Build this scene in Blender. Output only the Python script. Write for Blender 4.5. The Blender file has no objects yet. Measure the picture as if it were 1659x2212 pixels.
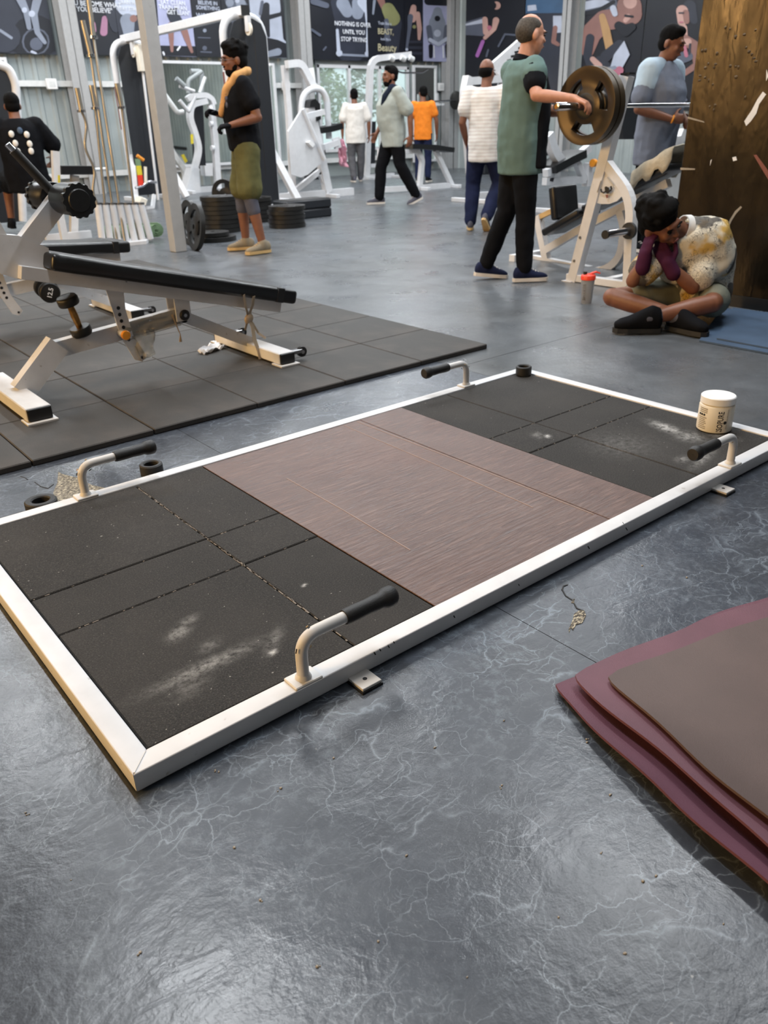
import bpy, bmesh, math, random
from mathutils import Vector, Matrix, Euler, noise as mnoise
random.seed(7)
S = bpy.context.scene
COL = S.collection
PI = math.pi

# ------------------------------------------------------------------ camera
CAM_F, CAM_YAW, CAM_PITCH, CAM_ROLL = 1698.59, 0.894515, 0.456205, -0.028851
CAM_POS = Vector((-0.30724, -1.13113, 1.09))
FRAME_W, FRAME_H = 1659.0, 2212.0
_fw = Vector((math.cos(CAM_PITCH)*math.cos(CAM_YAW), math.cos(CAM_PITCH)*math.sin(CAM_YAW), -math.sin(CAM_PITCH)))
_rt = Vector((math.sin(CAM_YAW), -math.cos(CAM_YAW), 0))
_up = _rt.cross(_fw)
CAM_R = math.cos(CAM_ROLL)*_rt + math.sin(CAM_ROLL)*_up
CAM_U = -math.sin(CAM_ROLL)*_rt + math.cos(CAM_ROLL)*_up
cd = bpy.data.cameras.new('camera')
cam = bpy.data.objects.new('camera', cd)
COL.objects.link(cam)
cam.matrix_world = Matrix(((CAM_R.x, CAM_U.x, -_fw.x, CAM_POS.x), (CAM_R.y, CAM_U.y, -_fw.y, CAM_POS.y),
                           (CAM_R.z, CAM_U.z, -_fw.z, CAM_POS.z), (0, 0, 0, 1)))
cd.sensor_fit = 'VERTICAL'
cd.sensor_height = 36.0
cd.sensor_width = 27.0
cd.lens = CAM_F/FRAME_H*36.0
cd.clip_start = 0.02
cd.dof.use_dof = True
cd.dof.focus_distance = 1.85
cd.dof.aperture_fstop = cd.lens/4.6
S.camera = cam

# ------------------------------------------------------------------ world, lights, exposure
S.view_settings.view_transform = 'Standard'
S.view_settings.look = 'None'
S.view_settings.exposure = 0.12
S.view_settings.gamma = 1.0
S.view_settings.use_curve_mapping = False
w = bpy.data.worlds.new('world')
S.world = w
w.use_nodes = True
w.node_tree.nodes['Background'].inputs[0].default_value = (0.62, 0.74, 0.80, 1)
w.node_tree.nodes['Background'].inputs[1].default_value = 1.6

CEIL = 5.6
ROOM = dict(x0=-6.0, x1=16.2, y0=-7.5, y1=16.2)
LAMP_SPOTS = [(1.2, -4.2), (0.9, 2.2), (0.9, 7.2), (0.9, 12.6),  # first entry: weak fill lamp added behind the camera
              (4.3, 1.2), (4.3, 5.6), (4.3, 9.8), (4.3, 13.8),
              (8.3, 1.0), (8.3, 5.5), (8.3, 9.5), (8.3, 13.6),
              (12.6, 5.5), (12.6, 9.5), (12.6, 13.6)]
LAMP_POWER = 138.0
LAMP_COL = (0.93, 0.97, 1.0)
WARM_SPOTS = [(-5.6, 1.75, 2.6), (-5.6, 7.4, 2.75)]
WARM_POWER = 300.0
WARM_COL = (1.0, 0.60, 0.22)

def area_light(name, loc, size, size_y, power, col, direction, parent=None):
    l = bpy.data.lights.new(name, 'AREA')
    l.shape = 'RECTANGLE'; l.size = size; l.size_y = size_y
    l.energy = power; l.color = col
    o = bpy.data.objects.new(name, l)
    COL.objects.link(o)
    o.rotation_euler = Vector(direction).to_track_quat('-Z', 'Y').to_euler()
    o.location = loc
    if parent: o.parent = parent
    return o

# ------------------------------------------------------------------ pixel helpers (ray through the photograph's frame onto a plane)
def ray(px, py):
    return _fw + CAM_R*((px-FRAME_W/2)/CAM_F) - CAM_U*((py-FRAME_H/2)/CAM_F)
def pZ(px, py, z=0.0):
    d = ray(px, py); return CAM_POS + d*((z-CAM_POS.z)/d.z)
def pY(px, py, y):
    d = ray(px, py); return CAM_POS + d*((y-CAM_POS.y)/d.y)
def pX(px, py, x):
    d = ray(px, py); return CAM_POS + d*((x-CAM_POS.x)/d.x)

# ------------------------------------------------------------------ materials
def lin(c):
    r = []
    for v in c:
        v /= 255.0
        r.append(v/12.92 if v <= 0.04045 else ((v+0.055)/1.055)**2.4)
    return (r[0], r[1], r[2], 1.0)
MATS = {}
class NT:
    def __init__(s, name):
        s.m = bpy.data.materials.new(name); s.m.use_nodes = True
        s.t = s.m.node_tree; s.n = s.t.nodes; s.l = s.t.links
        s.b = s.n['Principled BSDF']
        MATS[name] = s.m
    def add(s, typ, **kw):
        n = s.n.new(typ)
        for k, v in kw.items():
            if hasattr(n, k): setattr(n, k, v)
            else: n.inputs[k.replace('_', ' ')].default_value = v
        return n
    def link(s, a, b): s.l.new(a, b)
    def coord(s, scale=(1, 1, 1), rot=(0, 0, 0), loc=(0, 0, 0), kind='Object'):
        tc = s.add('ShaderNodeTexCoord'); mp = s.add('ShaderNodeMapping')
        mp.inputs['Scale'].default_value = scale; mp.inputs['Rotation'].default_value = rot; mp.inputs['Location'].default_value = loc
        s.link(tc.outputs[kind], mp.inputs['Vector']); return mp.outputs['Vector']
    def noise(s, vec, scale, detail=3, rough=0.5, dist=0.0):
        n = s.add('ShaderNodeTexNoise'); n.inputs['Scale'].default_value = scale; n.inputs['Detail'].default_value = detail
        n.inputs['Roughness'].default_value = rough; n.inputs['Distortion'].default_value = dist
        s.link(vec, n.inputs['Vector']); return n.outputs['Fac']
    def ramp(s, fac, stops):
        r = s.add('ShaderNodeValToRGB'); e = r.color_ramp.elements
        while len(e) < len(stops): e.new(0.5)
        for i, (p, c) in enumerate(stops):
            e[i].position = p; e[i].color = c if len(c) == 4 else (*c, 1)
        s.link(fac, r.inputs['Fac']); return r.outputs['Color']
    def mix(s, fac, a, b, mode='MIX'):
        m = s.add('ShaderNodeMix'); m.data_type = 'RGBA'; m.blend_type = mode
        for sock, v in ((m.inputs[0], fac), (m.inputs[6], a), (m.inputs[7], b)):
            if hasattr(v, 'default_value') and hasattr(v, 'is_linked'): s.link(v, sock)
            else: sock.default_value = v
        return m.outputs[2]
    def math(s, op, a, b=0.0, clamp=False):
        m = s.add('ShaderNodeMath'); m.operation = op; m.use_clamp = clamp
        for sock, v in ((m.inputs[0], a), (m.inputs[1], b)):
            if hasattr(v, 'is_linked'): s.link(v, sock)
            else: sock.default_value = v
        return m.outputs[0]
    def bump(s, h, strength, dist=0.01, normal=None):
        b = s.add('ShaderNodeBump'); b.inputs['Strength'].default_value = strength; b.inputs['Distance'].default_value = dist
        s.link(h, b.inputs['Height'])
        if normal: s.link(normal, b.inputs['Normal'])
        return b.outputs['Normal']
    def base(s, c):
        if hasattr(c, 'is_linked'): s.link(c, s.b.inputs['Base Color'])
        else: s.b.inputs['Base Color'].default_value = c
    def rough(s, r):
        if hasattr(r, 'is_linked'): s.link(r, s.b.inputs['Roughness'])
        else: s.b.inputs['Roughness'].default_value = r

BW = lambda v: (v, v, v, 1.0)
def simple(name, col, rough=0.5, metal=0.0, var=0.12, vscale=14.0, bump=0.0, bscale=120.0, spec=0.5, dirt=None, dscale=18.0, dthr=0.62):
    """plain paint / plastic / cloth: colour with fine variation, optional dirt marks and fine relief"""
    t = NT(name); c = lin(col); v = t.coord()
    n = t.noise(v, vscale, 4)
    lo = tuple(x*(1-var) for x in c[:3]); hi = tuple(min(1, x*(1+var)) for x in c[:3])
    colr = t.ramp(n, [(0.3, lo), (0.7, hi)])
    if dirt:
        d = t.noise(v, dscale, 6, 0.65)
        f = t.ramp(d, [(dthr, BW(0)), (dthr+0.1, BW(0.8))])
        colr = t.mix(f, colr, lin(dirt))
    t.base(colr); t.b.inputs['Roughness'].default_value = rough; t.b.inputs['Metallic'].default_value = metal
    if name.split('_')[0] in ('cloth', 'hair', 'towel', 'glove'): spec = 0.12
    t.b.inputs['Specular IOR Level'].default_value = spec
    if bump: t.link(t.bump(t.noise(v, bscale, 3), bump, 0.004), t.b.inputs['Normal'])
    return t

simple('white_paint', (214, 214, 216), 0.40, var=0.05, dirt=(140, 130, 118), dscale=26, dthr=0.66)
simple('white_paint_scuffed', (212, 210, 208), 0.42, var=0.05, dirt=(120, 105, 92), dscale=34, dthr=0.66)
simple('white_frame', (214, 215, 218), 0.42, var=0.04)
simple('grey_frame', (150, 156, 158), 0.45, var=0.06)
simple('black_rubber', (30, 29, 29), 0.55, var=0.15, bump=0.2, bscale=300)
simple('black_plastic', (22, 22, 23), 0.45, var=0.1)
simple('black_vinyl', (21, 21, 23), 0.34, var=0.15, vscale=6, bump=0.08, bscale=240)
simple('black_panel', (27, 30, 36), 0.5, var=0.08)
simple('chrome', (200, 200, 205), 0.16, 1.0, var=0.04)
simple('steel', (150, 150, 152), 0.3, 1.0, var=0.08)
simple('bar_steel', (165, 160, 150), 0.35, 0.8, var=0.08)
simple('brass_worn', (150, 112, 62), 0.3, 0.9, var=0.35, vscale=40)
simple('iron_plate', (30, 29, 28), 0.45, 0.2, var=0.2, vscale=10)
simple('bronze_plate', (66, 54, 38), 0.34, 0.5, var=0.2, vscale=8)
simple('orange_plastic', (226, 142, 30), 0.4)
simple('red_plastic', (226, 62, 40), 0.35)
simple('yellow_sticker', (214, 196, 50), 0.5)
simple('cream_plastic', (228, 222, 208), 0.33, var=0.03)
simple('lid_white', (240, 240, 240), 0.35, var=0.02)
simple('print_black', (22, 22, 24), 0.5, var=0.05)
simple('print_grey', (150, 142, 130), 0.5, var=0.05)
simple('print_white', (222, 224, 228), 0.5, var=0.05)
simple('column_grey', (164, 165, 166), 0.45, var=0.05, dirt=(130, 126, 120), dscale=6, dthr=0.66)
simple('rail_white', (214, 216, 216), 0.45, var=0.05)
simple('blue_mat', (62, 82, 106), 0.7, var=0.12, vscale=8, bump=0.2, bscale=200)
simple('green_mat', (112, 138, 104), 0.7, var=0.08)
simple('mat_maroon', (104, 62, 76), 0.62, var=0.10, vscale=7, bump=0.25, bscale=420)
simple('mat_plum', (106, 68, 80), 0.62, var=0.12, vscale=6, bump=0.15, bscale=420)
simple('mat_brown', (92, 76, 72), 0.60, var=0.12, vscale=5, bump=0.15, bscale=420)
simple('ceiling_sheet', (96, 98, 100), 0.7, var=0.04)
simple('skin', (150, 100, 74), 0.5, var=0.08, vscale=30)
simple('skin_dark', (120, 76, 54), 0.5, var=0.08, vscale=30)
simple('skin_fair', (186, 132, 106), 0.5, var=0.08, vscale=30)
simple('hair_black', (9, 8, 8), 0.85, var=0.3, vscale=90, bump=0.6, bscale=260)
simple('hair_grey', (74, 68, 62), 0.65, var=0.3, vscale=90, bump=0.5, bscale=260)
simple('eye_dark', (24, 18, 16), 0.3)
simple('lip', (120, 66, 60), 0.5)
simple('cloth_black', (14, 15, 19), 0.85, var=0.15, vscale=9, bump=0.3, bscale=26)
simple('cloth_navy', (30, 36, 62), 0.85, var=0.15, vscale=9, bump=0.3, bscale=22)
simple('cloth_white', (222, 218, 212), 0.85, var=0.05, vscale=9, bump=0.3, bscale=22)
simple('cloth_grey', (160, 166, 160), 0.85, var=0.07, vscale=9, bump=0.3, bscale=22)
simple('cloth_greyblue', (112, 118, 132), 0.85, var=0.08, vscale=9, bump=0.3, bscale=22)
simple('cloth_paleblue', (176, 194, 208), 0.85, var=0.06, vscale=9, bump=0.3, bscale=22)
simple('cloth_sage', (94, 116, 112), 0.85, var=0.08, vscale=9, bump=0.35, bscale=20)
simple('cloth_olive', (92, 90, 58), 0.85, var=0.16, vscale=11, bump=0.4, bscale=24)
simple('cloth_charcoal', (82, 82, 92), 0.85, var=0.1, bump=0.2, bscale=60)
simple('cloth_greypants', (86, 86, 90), 0.85, var=0.1, bump=0.2, bscale=30)
simple('cloth_shorts', (122, 124, 112), 0.85, var=0.1, bump=0.4, bscale=26)
simple('cloth_orange', (226, 128, 44), 0.85, var=0.08, bump=0.2, bscale=26)
simple('towel_tan', (200, 152, 100), 0.95, var=0.1, vscale=30, bump=0.5, bscale=120)
simple('towel_cream', (190, 182, 164), 0.95, var=0.1, vscale=30, bump=0.5, bscale=120)
simple('towel_navy', (30, 36, 50), 0.95, var=0.1, bump=0.4, bscale=120)
simple('glove_plum', (66, 28, 52), 0.8, var=0.12, bump=0.4, bscale=160)
simple('shoe_taupe', (132, 120, 100), 0.8, var=0.08)
simple('sole_tan', (196, 164, 112), 0.6)
simple('sole_white', (214, 206, 196), 0.55, var=0.05)
simple('pink_cloth', (206, 150, 166), 0.9, var=0.15)

def build_white_striped():
    t = NT('cloth_white_striped'); v = t.coord()
    wv = t.add('ShaderNodeTexWave'); wv.bands_direction = 'Z'; wv.inputs['Scale'].default_value = 9; wv.inputs['Distortion'].default_value = 1.2
    t.link(v, wv.inputs['Vector'])
    t.base(t.ramp(wv.outputs['Fac'], [(0.35, lin((212, 205, 200))), (0.6, lin((226, 224, 220)))])); t.rough(0.9)
    t.link(t.bump(t.noise(v, 22, 3), 0.3, 0.004), t.b.inputs['Normal'])
build_white_striped()

def build_splatter_shirt():
    t = NT('cloth_splatter'); v = t.coord()
    base = t.mix(t.ramp(t.noise(v, 6, 3), [(0.52, BW(0)), (0.60, BW(1))]), lin((214, 206, 188)), lin((200, 162, 84)))
    base = t.mix(t.ramp(t.noise(v, 4.2, 2, 0.5, 0.6), [(0.56, BW(0)), (0.585, BW(0.9))]), base, lin((62, 58, 56)))
    vo = t.add('ShaderNodeTexVoronoi'); vo.feature = 'DISTANCE_TO_EDGE'; vo.inputs['Scale'].default_value = 13
    dv = t.add('ShaderNodeVectorMath'); dv.operation = 'ADD'
    nz = t.add('ShaderNodeTexNoise'); nz.inputs['Scale'].default_value = 9; t.link(v, nz.inputs['Vector'])
    t.link(v, dv.inputs[0]); t.link(nz.outputs['Color'], dv.inputs[1]); t.link(dv.outputs[0], vo.inputs['Vector'])
    lines = t.math('MULTIPLY', t.ramp(vo.outputs['Distance'], [(0.016, BW(1)), (0.045, BW(0))]), t.ramp(t.noise(v, 7, 3), [(0.40, BW(0)), (0.46, BW(1))]))
    base = t.mix(lines, base, lin((48, 46, 48)))
    t.base(base); t.rough(0.9); t.link(t.bump(t.noise(v, 22, 3), 0.3, 0.004), t.b.inputs['Normal'])
build_splatter_shirt()

def build_floor_mat(name, veins, tone):
    """dark grey marbled vinyl: pale crackle veins, wavy gloss"""
    t = NT(name); v = t.coord()
    c = lin(tone)
    big = t.noise(v, 1.1, 4, 0.6)
    n2 = t.noise(t.coord((1, 1, 1), (0, 0, 0.5)), 5.5, 6, 0.65)
    base = t.ramp(n2, [(0.30, tuple(x*0.70 for x in c[:3])), (0.55, c[:3]), (0.78, tuple(x*1.55 for x in c[:3]))])
    base = t.mix(t.ramp(big, [(0.35, BW(0.0)), (0.7, BW(0.55))]), base, (c[0]*1.35, c[1]*1.42, c[2]*1.55, 1))
    if veins:
        dn = t.add('ShaderNodeTexNoise'); dn.inputs['Scale'].default_value = 12; dn.inputs['Detail'].default_value = 6; t.link(v, dn.inputs['Vector'])
        off = t.add('ShaderNodeVectorMath'); off.operation = 'MULTIPLY_ADD'
        t.link(dn.outputs['Color'], off.inputs[0]); off.inputs[1].default_value = (0.11, 0.11, 0); t.link(v, off.inputs[2])
        tot = None
        for sc, wd, thr, amt in ((5.2, 0.0042, 0.50, 0.80), (10.0, 0.007, 0.49, 0.65), (21.0, 0.012, 0.52, 0.50), (44.0, 0.022, 0.56, 0.40)):
            vo = t.add('ShaderNodeTexVoronoi'); vo.feature = 'DISTANCE_TO_EDGE'; vo.inputs['Scale'].default_value = sc
            t.link(off.outputs[0], vo.inputs['Vector'])
            ln = t.ramp(vo.outputs['Distance'], [(0.0, BW(1)), (wd, BW(0.35)), (wd*2.6, BW(0))])
            mk = t.ramp(t.noise(v, 2.3 + sc*0.25, 3, 0.6), [(thr-0.03, BW(0)), (thr+0.10, BW(amt))])
            m = t.math('MULTIPLY', ln, mk)
            tot = m if tot is None else t.math('MAXIMUM', tot, m)
        for rot, sc, thr in ((0.5, (2.2, 11, 1), 0.50), (-0.7, (3.0, 13, 1), 0.53)):      # long drawn-out scratches
            vo = t.add('ShaderNodeTexVoronoi'); vo.feature = 'DISTANCE_TO_EDGE'; vo.inputs['Scale'].default_value = 1.0
            mp = t.add('ShaderNodeMapping'); mp.inputs['Scale'].default_value = sc; mp.inputs['Rotation'].default_value = (0, 0, rot); t.link(off.outputs[0], mp.inputs['Vector']); t.link(mp.outputs[0], vo.inputs['Vector'])
            ln = t.ramp(vo.outputs['Distance'], [(0.0, BW(0.8)), (0.012, BW(0.25)), (0.03, BW(0))])
            tot = t.math('MAXIMUM', tot, t.math('MULTIPLY', ln, t.ramp(t.noise(v, 3.3, 4, 0.7), [(thr, BW(0)), (thr+0.09, BW(0.8))])))
        hz = t.math('MULTIPLY', t.ramp(t.noise(v, 26, 6, 0.75), [(0.5, BW(0)), (0.72, BW(0.55))]), t.ramp(t.noise(v, 2.0, 4, 0.6), [(0.45, BW(0)), (0.65, BW(1))]))
        tot = t.math('MAXIMUM', tot, hz)
        base = t.mix(t.math('MULTIPLY', tot, veins, True), base, lin((140, 152, 164)))
        # small pale specks of worn surface
        sp = t.ramp(t.noise(v, 62, 2, 0.5), [(0.735, BW(0)), (0.77, BW(0.7))])
        base = t.mix(t.math('MULTIPLY', sp, t.ramp(t.noise(v, 3.1, 2), [(0.5, BW(0)), (0.6, BW(1))])), base, lin((158, 160, 160)))
    t.base(base)
    t.rough(t.ramp(t.noise(v, 3.0, 5, 0.6), [(0.3, BW(0.24)), (0.75, BW(0.40))]))
    wv = t.noise(t.coord((1.0, 1.7, 1), (0, 0, 0.9)), 9.0, 4, 0.55, 0.8)
    n1 = t.bump(t.noise(v, 2.4, 3, 0.5), 0.10, 0.06, t.bump(wv, 0.075, 0.03))
    t.link(t.bump(t.noise(v, 60, 4, 0.6), 0.14, 0.006, n1), t.b.inputs['Normal'])
build_floor_mat('floor_marbled', 0.95, (61, 66, 74))
build_floor_mat('floor_plain', 0.10, (84, 87, 90))
simple('floor_seam', (34, 32, 31), 0.7)
def build_glue():
    t = NT('bare_glue'); v = t.coord((1, 1, 1), (0, 0, 0.5))
    n = t.noise(v, 160, 4, 0.7); n2 = t.noise(t.coord((1, 2.2, 1), (0, 0, 0.7)), 90, 5, 0.7)
    t.base(t.ramp(n2, [(0.40, lin((52, 48, 44))), (0.5, lin((120, 110, 94))), (0.60, lin((226, 216, 190)))])); t.rough(0.4)
    t.link(t.bump(n2, 0.9, 0.006), t.b.inputs['Normal'])
build_glue()

def build_rubber(name, chalk=()):
    """granular crumb-rubber tile, with chalk dust where it was spilt"""
    t = NT(name)
    tc = t.add('ShaderNodeTexCoord'); v = tc.outputs['Object']
    g = t.noise(v, 260, 3, 0.7); big = t.noise(v, 2.6, 4, 0.6)
    c = t.ramp(g, [(0.30, lin((24, 23, 22))), (0.55, lin((47, 45, 43))), (0.80, lin((86, 82, 78)))])
    c = t.mix(t.ramp(big, [(0.4, BW(0)), (0.7, BW(0.35))]), c, lin((70, 66, 62)))
    dots = t.ramp(t.noise(v, 95, 1, 0.5), [(0.765, BW(0)), (0.79, BW(0.8))])
    c = t.mix(dots, c, lin((150, 146, 140)))
    tot = None
    sx = t.add('ShaderNodeSeparateXYZ'); t.link(v, sx.inputs[0])
    for (x, y, rx, ry, ang, amt) in chalk:
        dx = t.math('SUBTRACT', sx.outputs[0], x); dy = t.math('SUBTRACT', sx.outputs[1], y)
        ca, sa = math.cos(ang), math.sin(ang)
        u = t.math('DIVIDE', t.math('ADD', t.math('MULTIPLY', dx, ca), t.math('MULTIPLY', dy, sa)), rx)
        q = t.math('DIVIDE', t.math('SUBTRACT', t.math('MULTIPLY', dy, ca), t.math('MULTIPLY', dx, sa)), ry)
        r2 = t.math('ADD', t.math('MULTIPLY', u, u), t.math('MULTIPLY', q, q))
        e = t.math('MULTIPLY', t.math('POWER', 2.718, t.math('MULTIPLY', r2, -1.2)), amt)
        tot = e if tot is None else t.math('MAXIMUM', tot, e)
    if tot is not None:
        nz = t.ramp(t.noise(v, 48, 6, 0.75), [(0.36, BW(0)), (0.68, BW(1))])
        c = t.mix(t.math('MULTIPLY', tot, nz, True), c, lin((206, 204, 200)))
    t.base(c); t.rough(0.82); t.b.inputs['Specular IOR Level'].default_value = 0.35
    t.link(t.bump(g, 0.55, 0.003), t.b.inputs['Normal'])
build_rubber('rubber_tile_platform', ((0.255, 0.207, 0.12, 0.022, 0.02, 0.55), (0.268, 0.362, 0.030, 0.020, 0.5, 0.65), (0.31, 0.395, 0.03, 0.015, 0.3, 0.35), (0.394, 0.152, 0.014, 0.009, 0.3, 1.1), (0.42, 0.19, 0.05, 0.016, 0.7, 0.35),
             (0.608, 0.344, 0.008, 0.006, 0.2, 1.4), (0.20, 0.17, 0.05, 0.03, 0.4, 0.25), (0.30, 0.27, 0.03, 0.02, 0.4, 0.25),
             (2.27, 0.37, 0.075, 0.03, 1.3, 1.0), (2.25, 0.26, 0.05, 0.05, 0.3, 0.55), (2.10, 0.115, 0.10, 0.018, 0.2, 0.5), (2.04, 0.16, 0.03, 0.02, 0.2, 0.5), (2.33, 0.18, 0.03, 0.05, 0.2, 0.4),
             (1.88, 0.615, 0.018, 0.012, 0.9, 1.2), (1.86, 0.645, 0.03, 0.02, 0.9, 0.4), (2.0, 0.38, 0.12, 0.12, 0.2, 0.16)))
def build_floor_rubber():
    t = NT('rubber_tile_floor'); v = t.coord()
    g = t.noise(v, 240, 3, 0.7); big = t.noise(v, 2.2, 5, 0.62, 0.6)
    c = t.ramp(g, [(0.3, lin((36, 34, 33))), (0.6, lin((54, 51, 48))), (0.85, lin((74, 70, 66)))])
    c = t.mix(t.ramp(big, [(0.46, BW(0)), (0.68, BW(0.5))]), c, lin((80, 72, 66)))
    t.base(c); t.rough(0.7); t.link(t.bump(g, 0.3, 0.002), t.b.inputs['Normal'])
build_floor_rubber()
def build_plywood():
    t = NT('plywood_brown')
    v = t.coord((3.0, 34, 1), (0, 0, 0.10)); v2 = t.coord()
    st = t.noise(v, 3.0, 6, 0.7, 1.2)
    c = t.ramp(st, [(0.28, lin((66, 47, 41))), (0.5, lin((94, 70, 62))), (0.72, lin((128, 103, 93)))])
    big = t.noise(v2, 2.4, 4, 0.6)
    c = t.mix(t.ramp(big, [(0.45, BW(0)), (0.7, BW(0.45))]), c, lin((118, 94, 84)))
    c = t.mix(t.ramp(t.noise(v2, 1.7, 3), [(0.5, BW(0)), (0.75, BW(0.4))]), c, lin((104, 66, 50)))
    t.base(c); t.rough(t.ramp(st, [(0.3, BW(0.34)), (0.7, BW(0.5))]))
    n1 = t.bump(st, 0.6, 0.004)
    t.link(n1, t.b.inputs['Normal'])
build_plywood()
simple('scuff_line', (160, 138, 128), 0.6, var=0.1)
def build_wall_sheet():
    t = NT('wall_sheet'); v = t.coord()
    t.base(t.ramp(t.noise(v, 1.3, 4), [(0.3, lin((146, 156, 158))), (0.7, lin((170, 178, 178)))])); t.rough(0.45); t.b.inputs['Metallic'].default_value = 0.15
build_wall_sheet()
simple('wall_front', (84, 86, 88), 0.6, var=0.08)
def build_mirror():
    t = NT('mirror_glass'); t.base((0.80, 0.86, 0.84, 1)); t.b.inputs['Metallic'].default_value = 1.0; t.rough(0.03)
build_mirror()
def build_pillar():
    t = NT('pillar_black_gloss'); v = t.coord()
    t.base(t.ramp(t.noise(v, 3, 4), [(0.3, lin((26, 21, 16))), (0.7, lin((44, 35, 24)))])); t.rough(t.ramp(t.noise(t.coord((1, 1, 0.25)), 9, 5), [(0.3, BW(0.20)), (0.7, BW(0.34))]))
    t.b.inputs['Metallic'].default_value = 0.6
    n1 = t.bump(t.noise(t.coord((1, 1, 0.4)), 5, 4, 0.6), 0.25, 0.03)
    t.link(t.bump(t.noise(t.coord((1, 1, 0.2)), 40, 3), 0.10, 0.006, n1), t.b.inputs['Normal'])
build_pillar()
def emis(name, col, strength):
    t = NT(name); t.base((0, 0, 0, 1)); t.b.inputs['Emission Color'].default_value = col; t.b.inputs['Emission Strength'].default_value = strength
emis('lamp_glow', (0.95, 0.97, 1.0, 1), 9.0)
emis('warm_glow', (1.0, 0.64, 0.26, 1), 14.0)
def build_clear(name, col, rough):
    t = NT(name); t.base(lin(col)); t.rough(rough); t.b.inputs['Transmission Weight'].default_value = 0.75; t.b.inputs['IOR'].default_value = 1.3
build_clear('plastic_wrap', (236, 232, 224), 0.12)
build_clear('shaker_clear', (206, 208, 212), 0.25)
build_clear('window_glass', (235, 245, 240), 0.02)
def build_ribbon():
    t = NT('plastic_ribbon'); t.base(lin((178, 158, 132))); t.rough(0.35); t.b.inputs['Transmission Weight'].default_value = 0.25
build_ribbon()

# ------------------------------------------------------------------ object helpers
FRAME = {}
def M_of(loc, rotz=0.0): return Matrix.Translation(Vector(loc)) @ Matrix.Rotation(rotz, 4, 'Z')
def thing(name, label, cat, loc=(0, 0, 0), rotz=0.0, group=None, kind=None):
    o = bpy.data.objects.new(name, None); COL.objects.link(o)
    o.empty_display_size = 0.1
    o.location = loc; o.rotation_euler = (0, 0, rotz)
    o['label'] = label; o['category'] = cat
    if group: o['group'] = group
    FRAME[o.name] = M_of(loc, rotz); return o
def mesh_from(bm, name, smooth=False, ang=None):
    me = bpy.data.meshes.new(name)
    bmesh.ops.recalc_face_normals(bm, faces=bm.faces[:])
    if smooth:
        for f in bm.faces: f.smooth = True
        if ang is None: ang = 0.7
        for e in bm.edges:
            if len(e.link_faces) == 2 and e.calc_face_angle(0) > ang: e.smooth = False
    bm.to_mesh(me); bm.free(); return me
def obj(name, bm, mat, parent=None, smooth=True, world=True, label=None, ang=None):
    """links one mesh object; with world=True the bmesh is given in world coordinates and moved into its parent's frame"""
    me = mesh_from(bm, name, smooth, ang) if isinstance(bm, bmesh.types.BMesh) else bm
    fr = FRAME.get(parent.name) if parent else None
    if parent is not None and world and fr is not None: me.transform(fr.inverted())
    if mat: me.materials.append(MATS[mat])
    o = bpy.data.objects.new(name, me); COL.objects.link(o)
    if parent is not None:
        o.parent = parent
        if fr is not None: FRAME[o.name] = fr
    if label: o['label'] = label
    return o
def tag(o, label, cat, group=None, kind=None):
    o['label'] = label
    if cat: o['category'] = cat
    if group: o['group'] = group
    if kind: o['kind'] = kind
    return o
def struct(name, bm, mat, label=None, smooth=False):
    o = obj(name, bm, mat, None, smooth); o['kind'] = 'structure'
    if label: o['label'] = label
    return o
def origin_to(o, loc):
    """moves the object's origin to loc while its mesh stays in place"""
    loc = Vector(loc); o.data.transform(Matrix.Translation(-loc)); o.location = loc; return o
def copy_tree(root, loc=None, rotz=None, label=None, move=None):
    def rec(o, parent):
        c = o.copy(); COL.objects.link(c); c.parent = parent
        for ch in kids.get(o.name, ()): rec(ch, c)
        return c
    kids = {}
    for o in bpy.data.objects:
        if o.parent: kids.setdefault(o.parent.name, []).append(o)
    r = rec(root, None)
    if loc is not None: r.location = loc
    if rotz is not None: r.rotation_euler = (0, 0, rotz)
    if label: r['label'] = label
    return r

# ------------------------------------------------------------------ mesh helpers
def NB(): return bmesh.new()
def box(bm, c, s, rot=None, bev=0.0, seg=1):
    r = bmesh.ops.create_cube(bm, size=1.0)
    vs = r['verts']
    m = Matrix.Translation(Vector(c)) @ (rot.to_matrix().to_4x4() if isinstance(rot, Euler) else (rot.to_4x4() if rot is not None else Matrix())) @ Matrix.Diagonal((s[0], s[1], s[2], 1))
    bmesh.ops.transform(bm, matrix=m, verts=vs)
    if bev:
        es = set(e for v in vs for e in v.link_edges)
        bmesh.ops.bevel(bm, geom=list(es), offset=bev, segments=seg, profile=0.5, affect='EDGES', clamp_overlap=True)
    return bm
def box2(bm, a, b, bev=0.0, seg=1):
    a, b = Vector(a), Vector(b)
    return box(bm, (a+b)/2, (abs(b.x-a.x), abs(b.y-a.y), abs(b.z-a.z)), None, bev, seg)
def fillet(pts, r, n=4):
    pts = [Vector(p) for p in pts]; out = [pts[0]]
    for i in range(1, len(pts)-1):
        a, b, c = pts[i-1], pts[i], pts[i+1]
        d1 = (a-b); d2 = (c-b); k = min(r, d1.length*0.45, d2.length*0.45)
        p, q = b+d1.normalized()*k, b+d2.normalized()*k
        for j in range(n+1):
            t = j/n; out.append(p*(1-t)**2 + b*2*t*(1-t) + q*t*t)
    out.append(pts[-1]); return out
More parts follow.
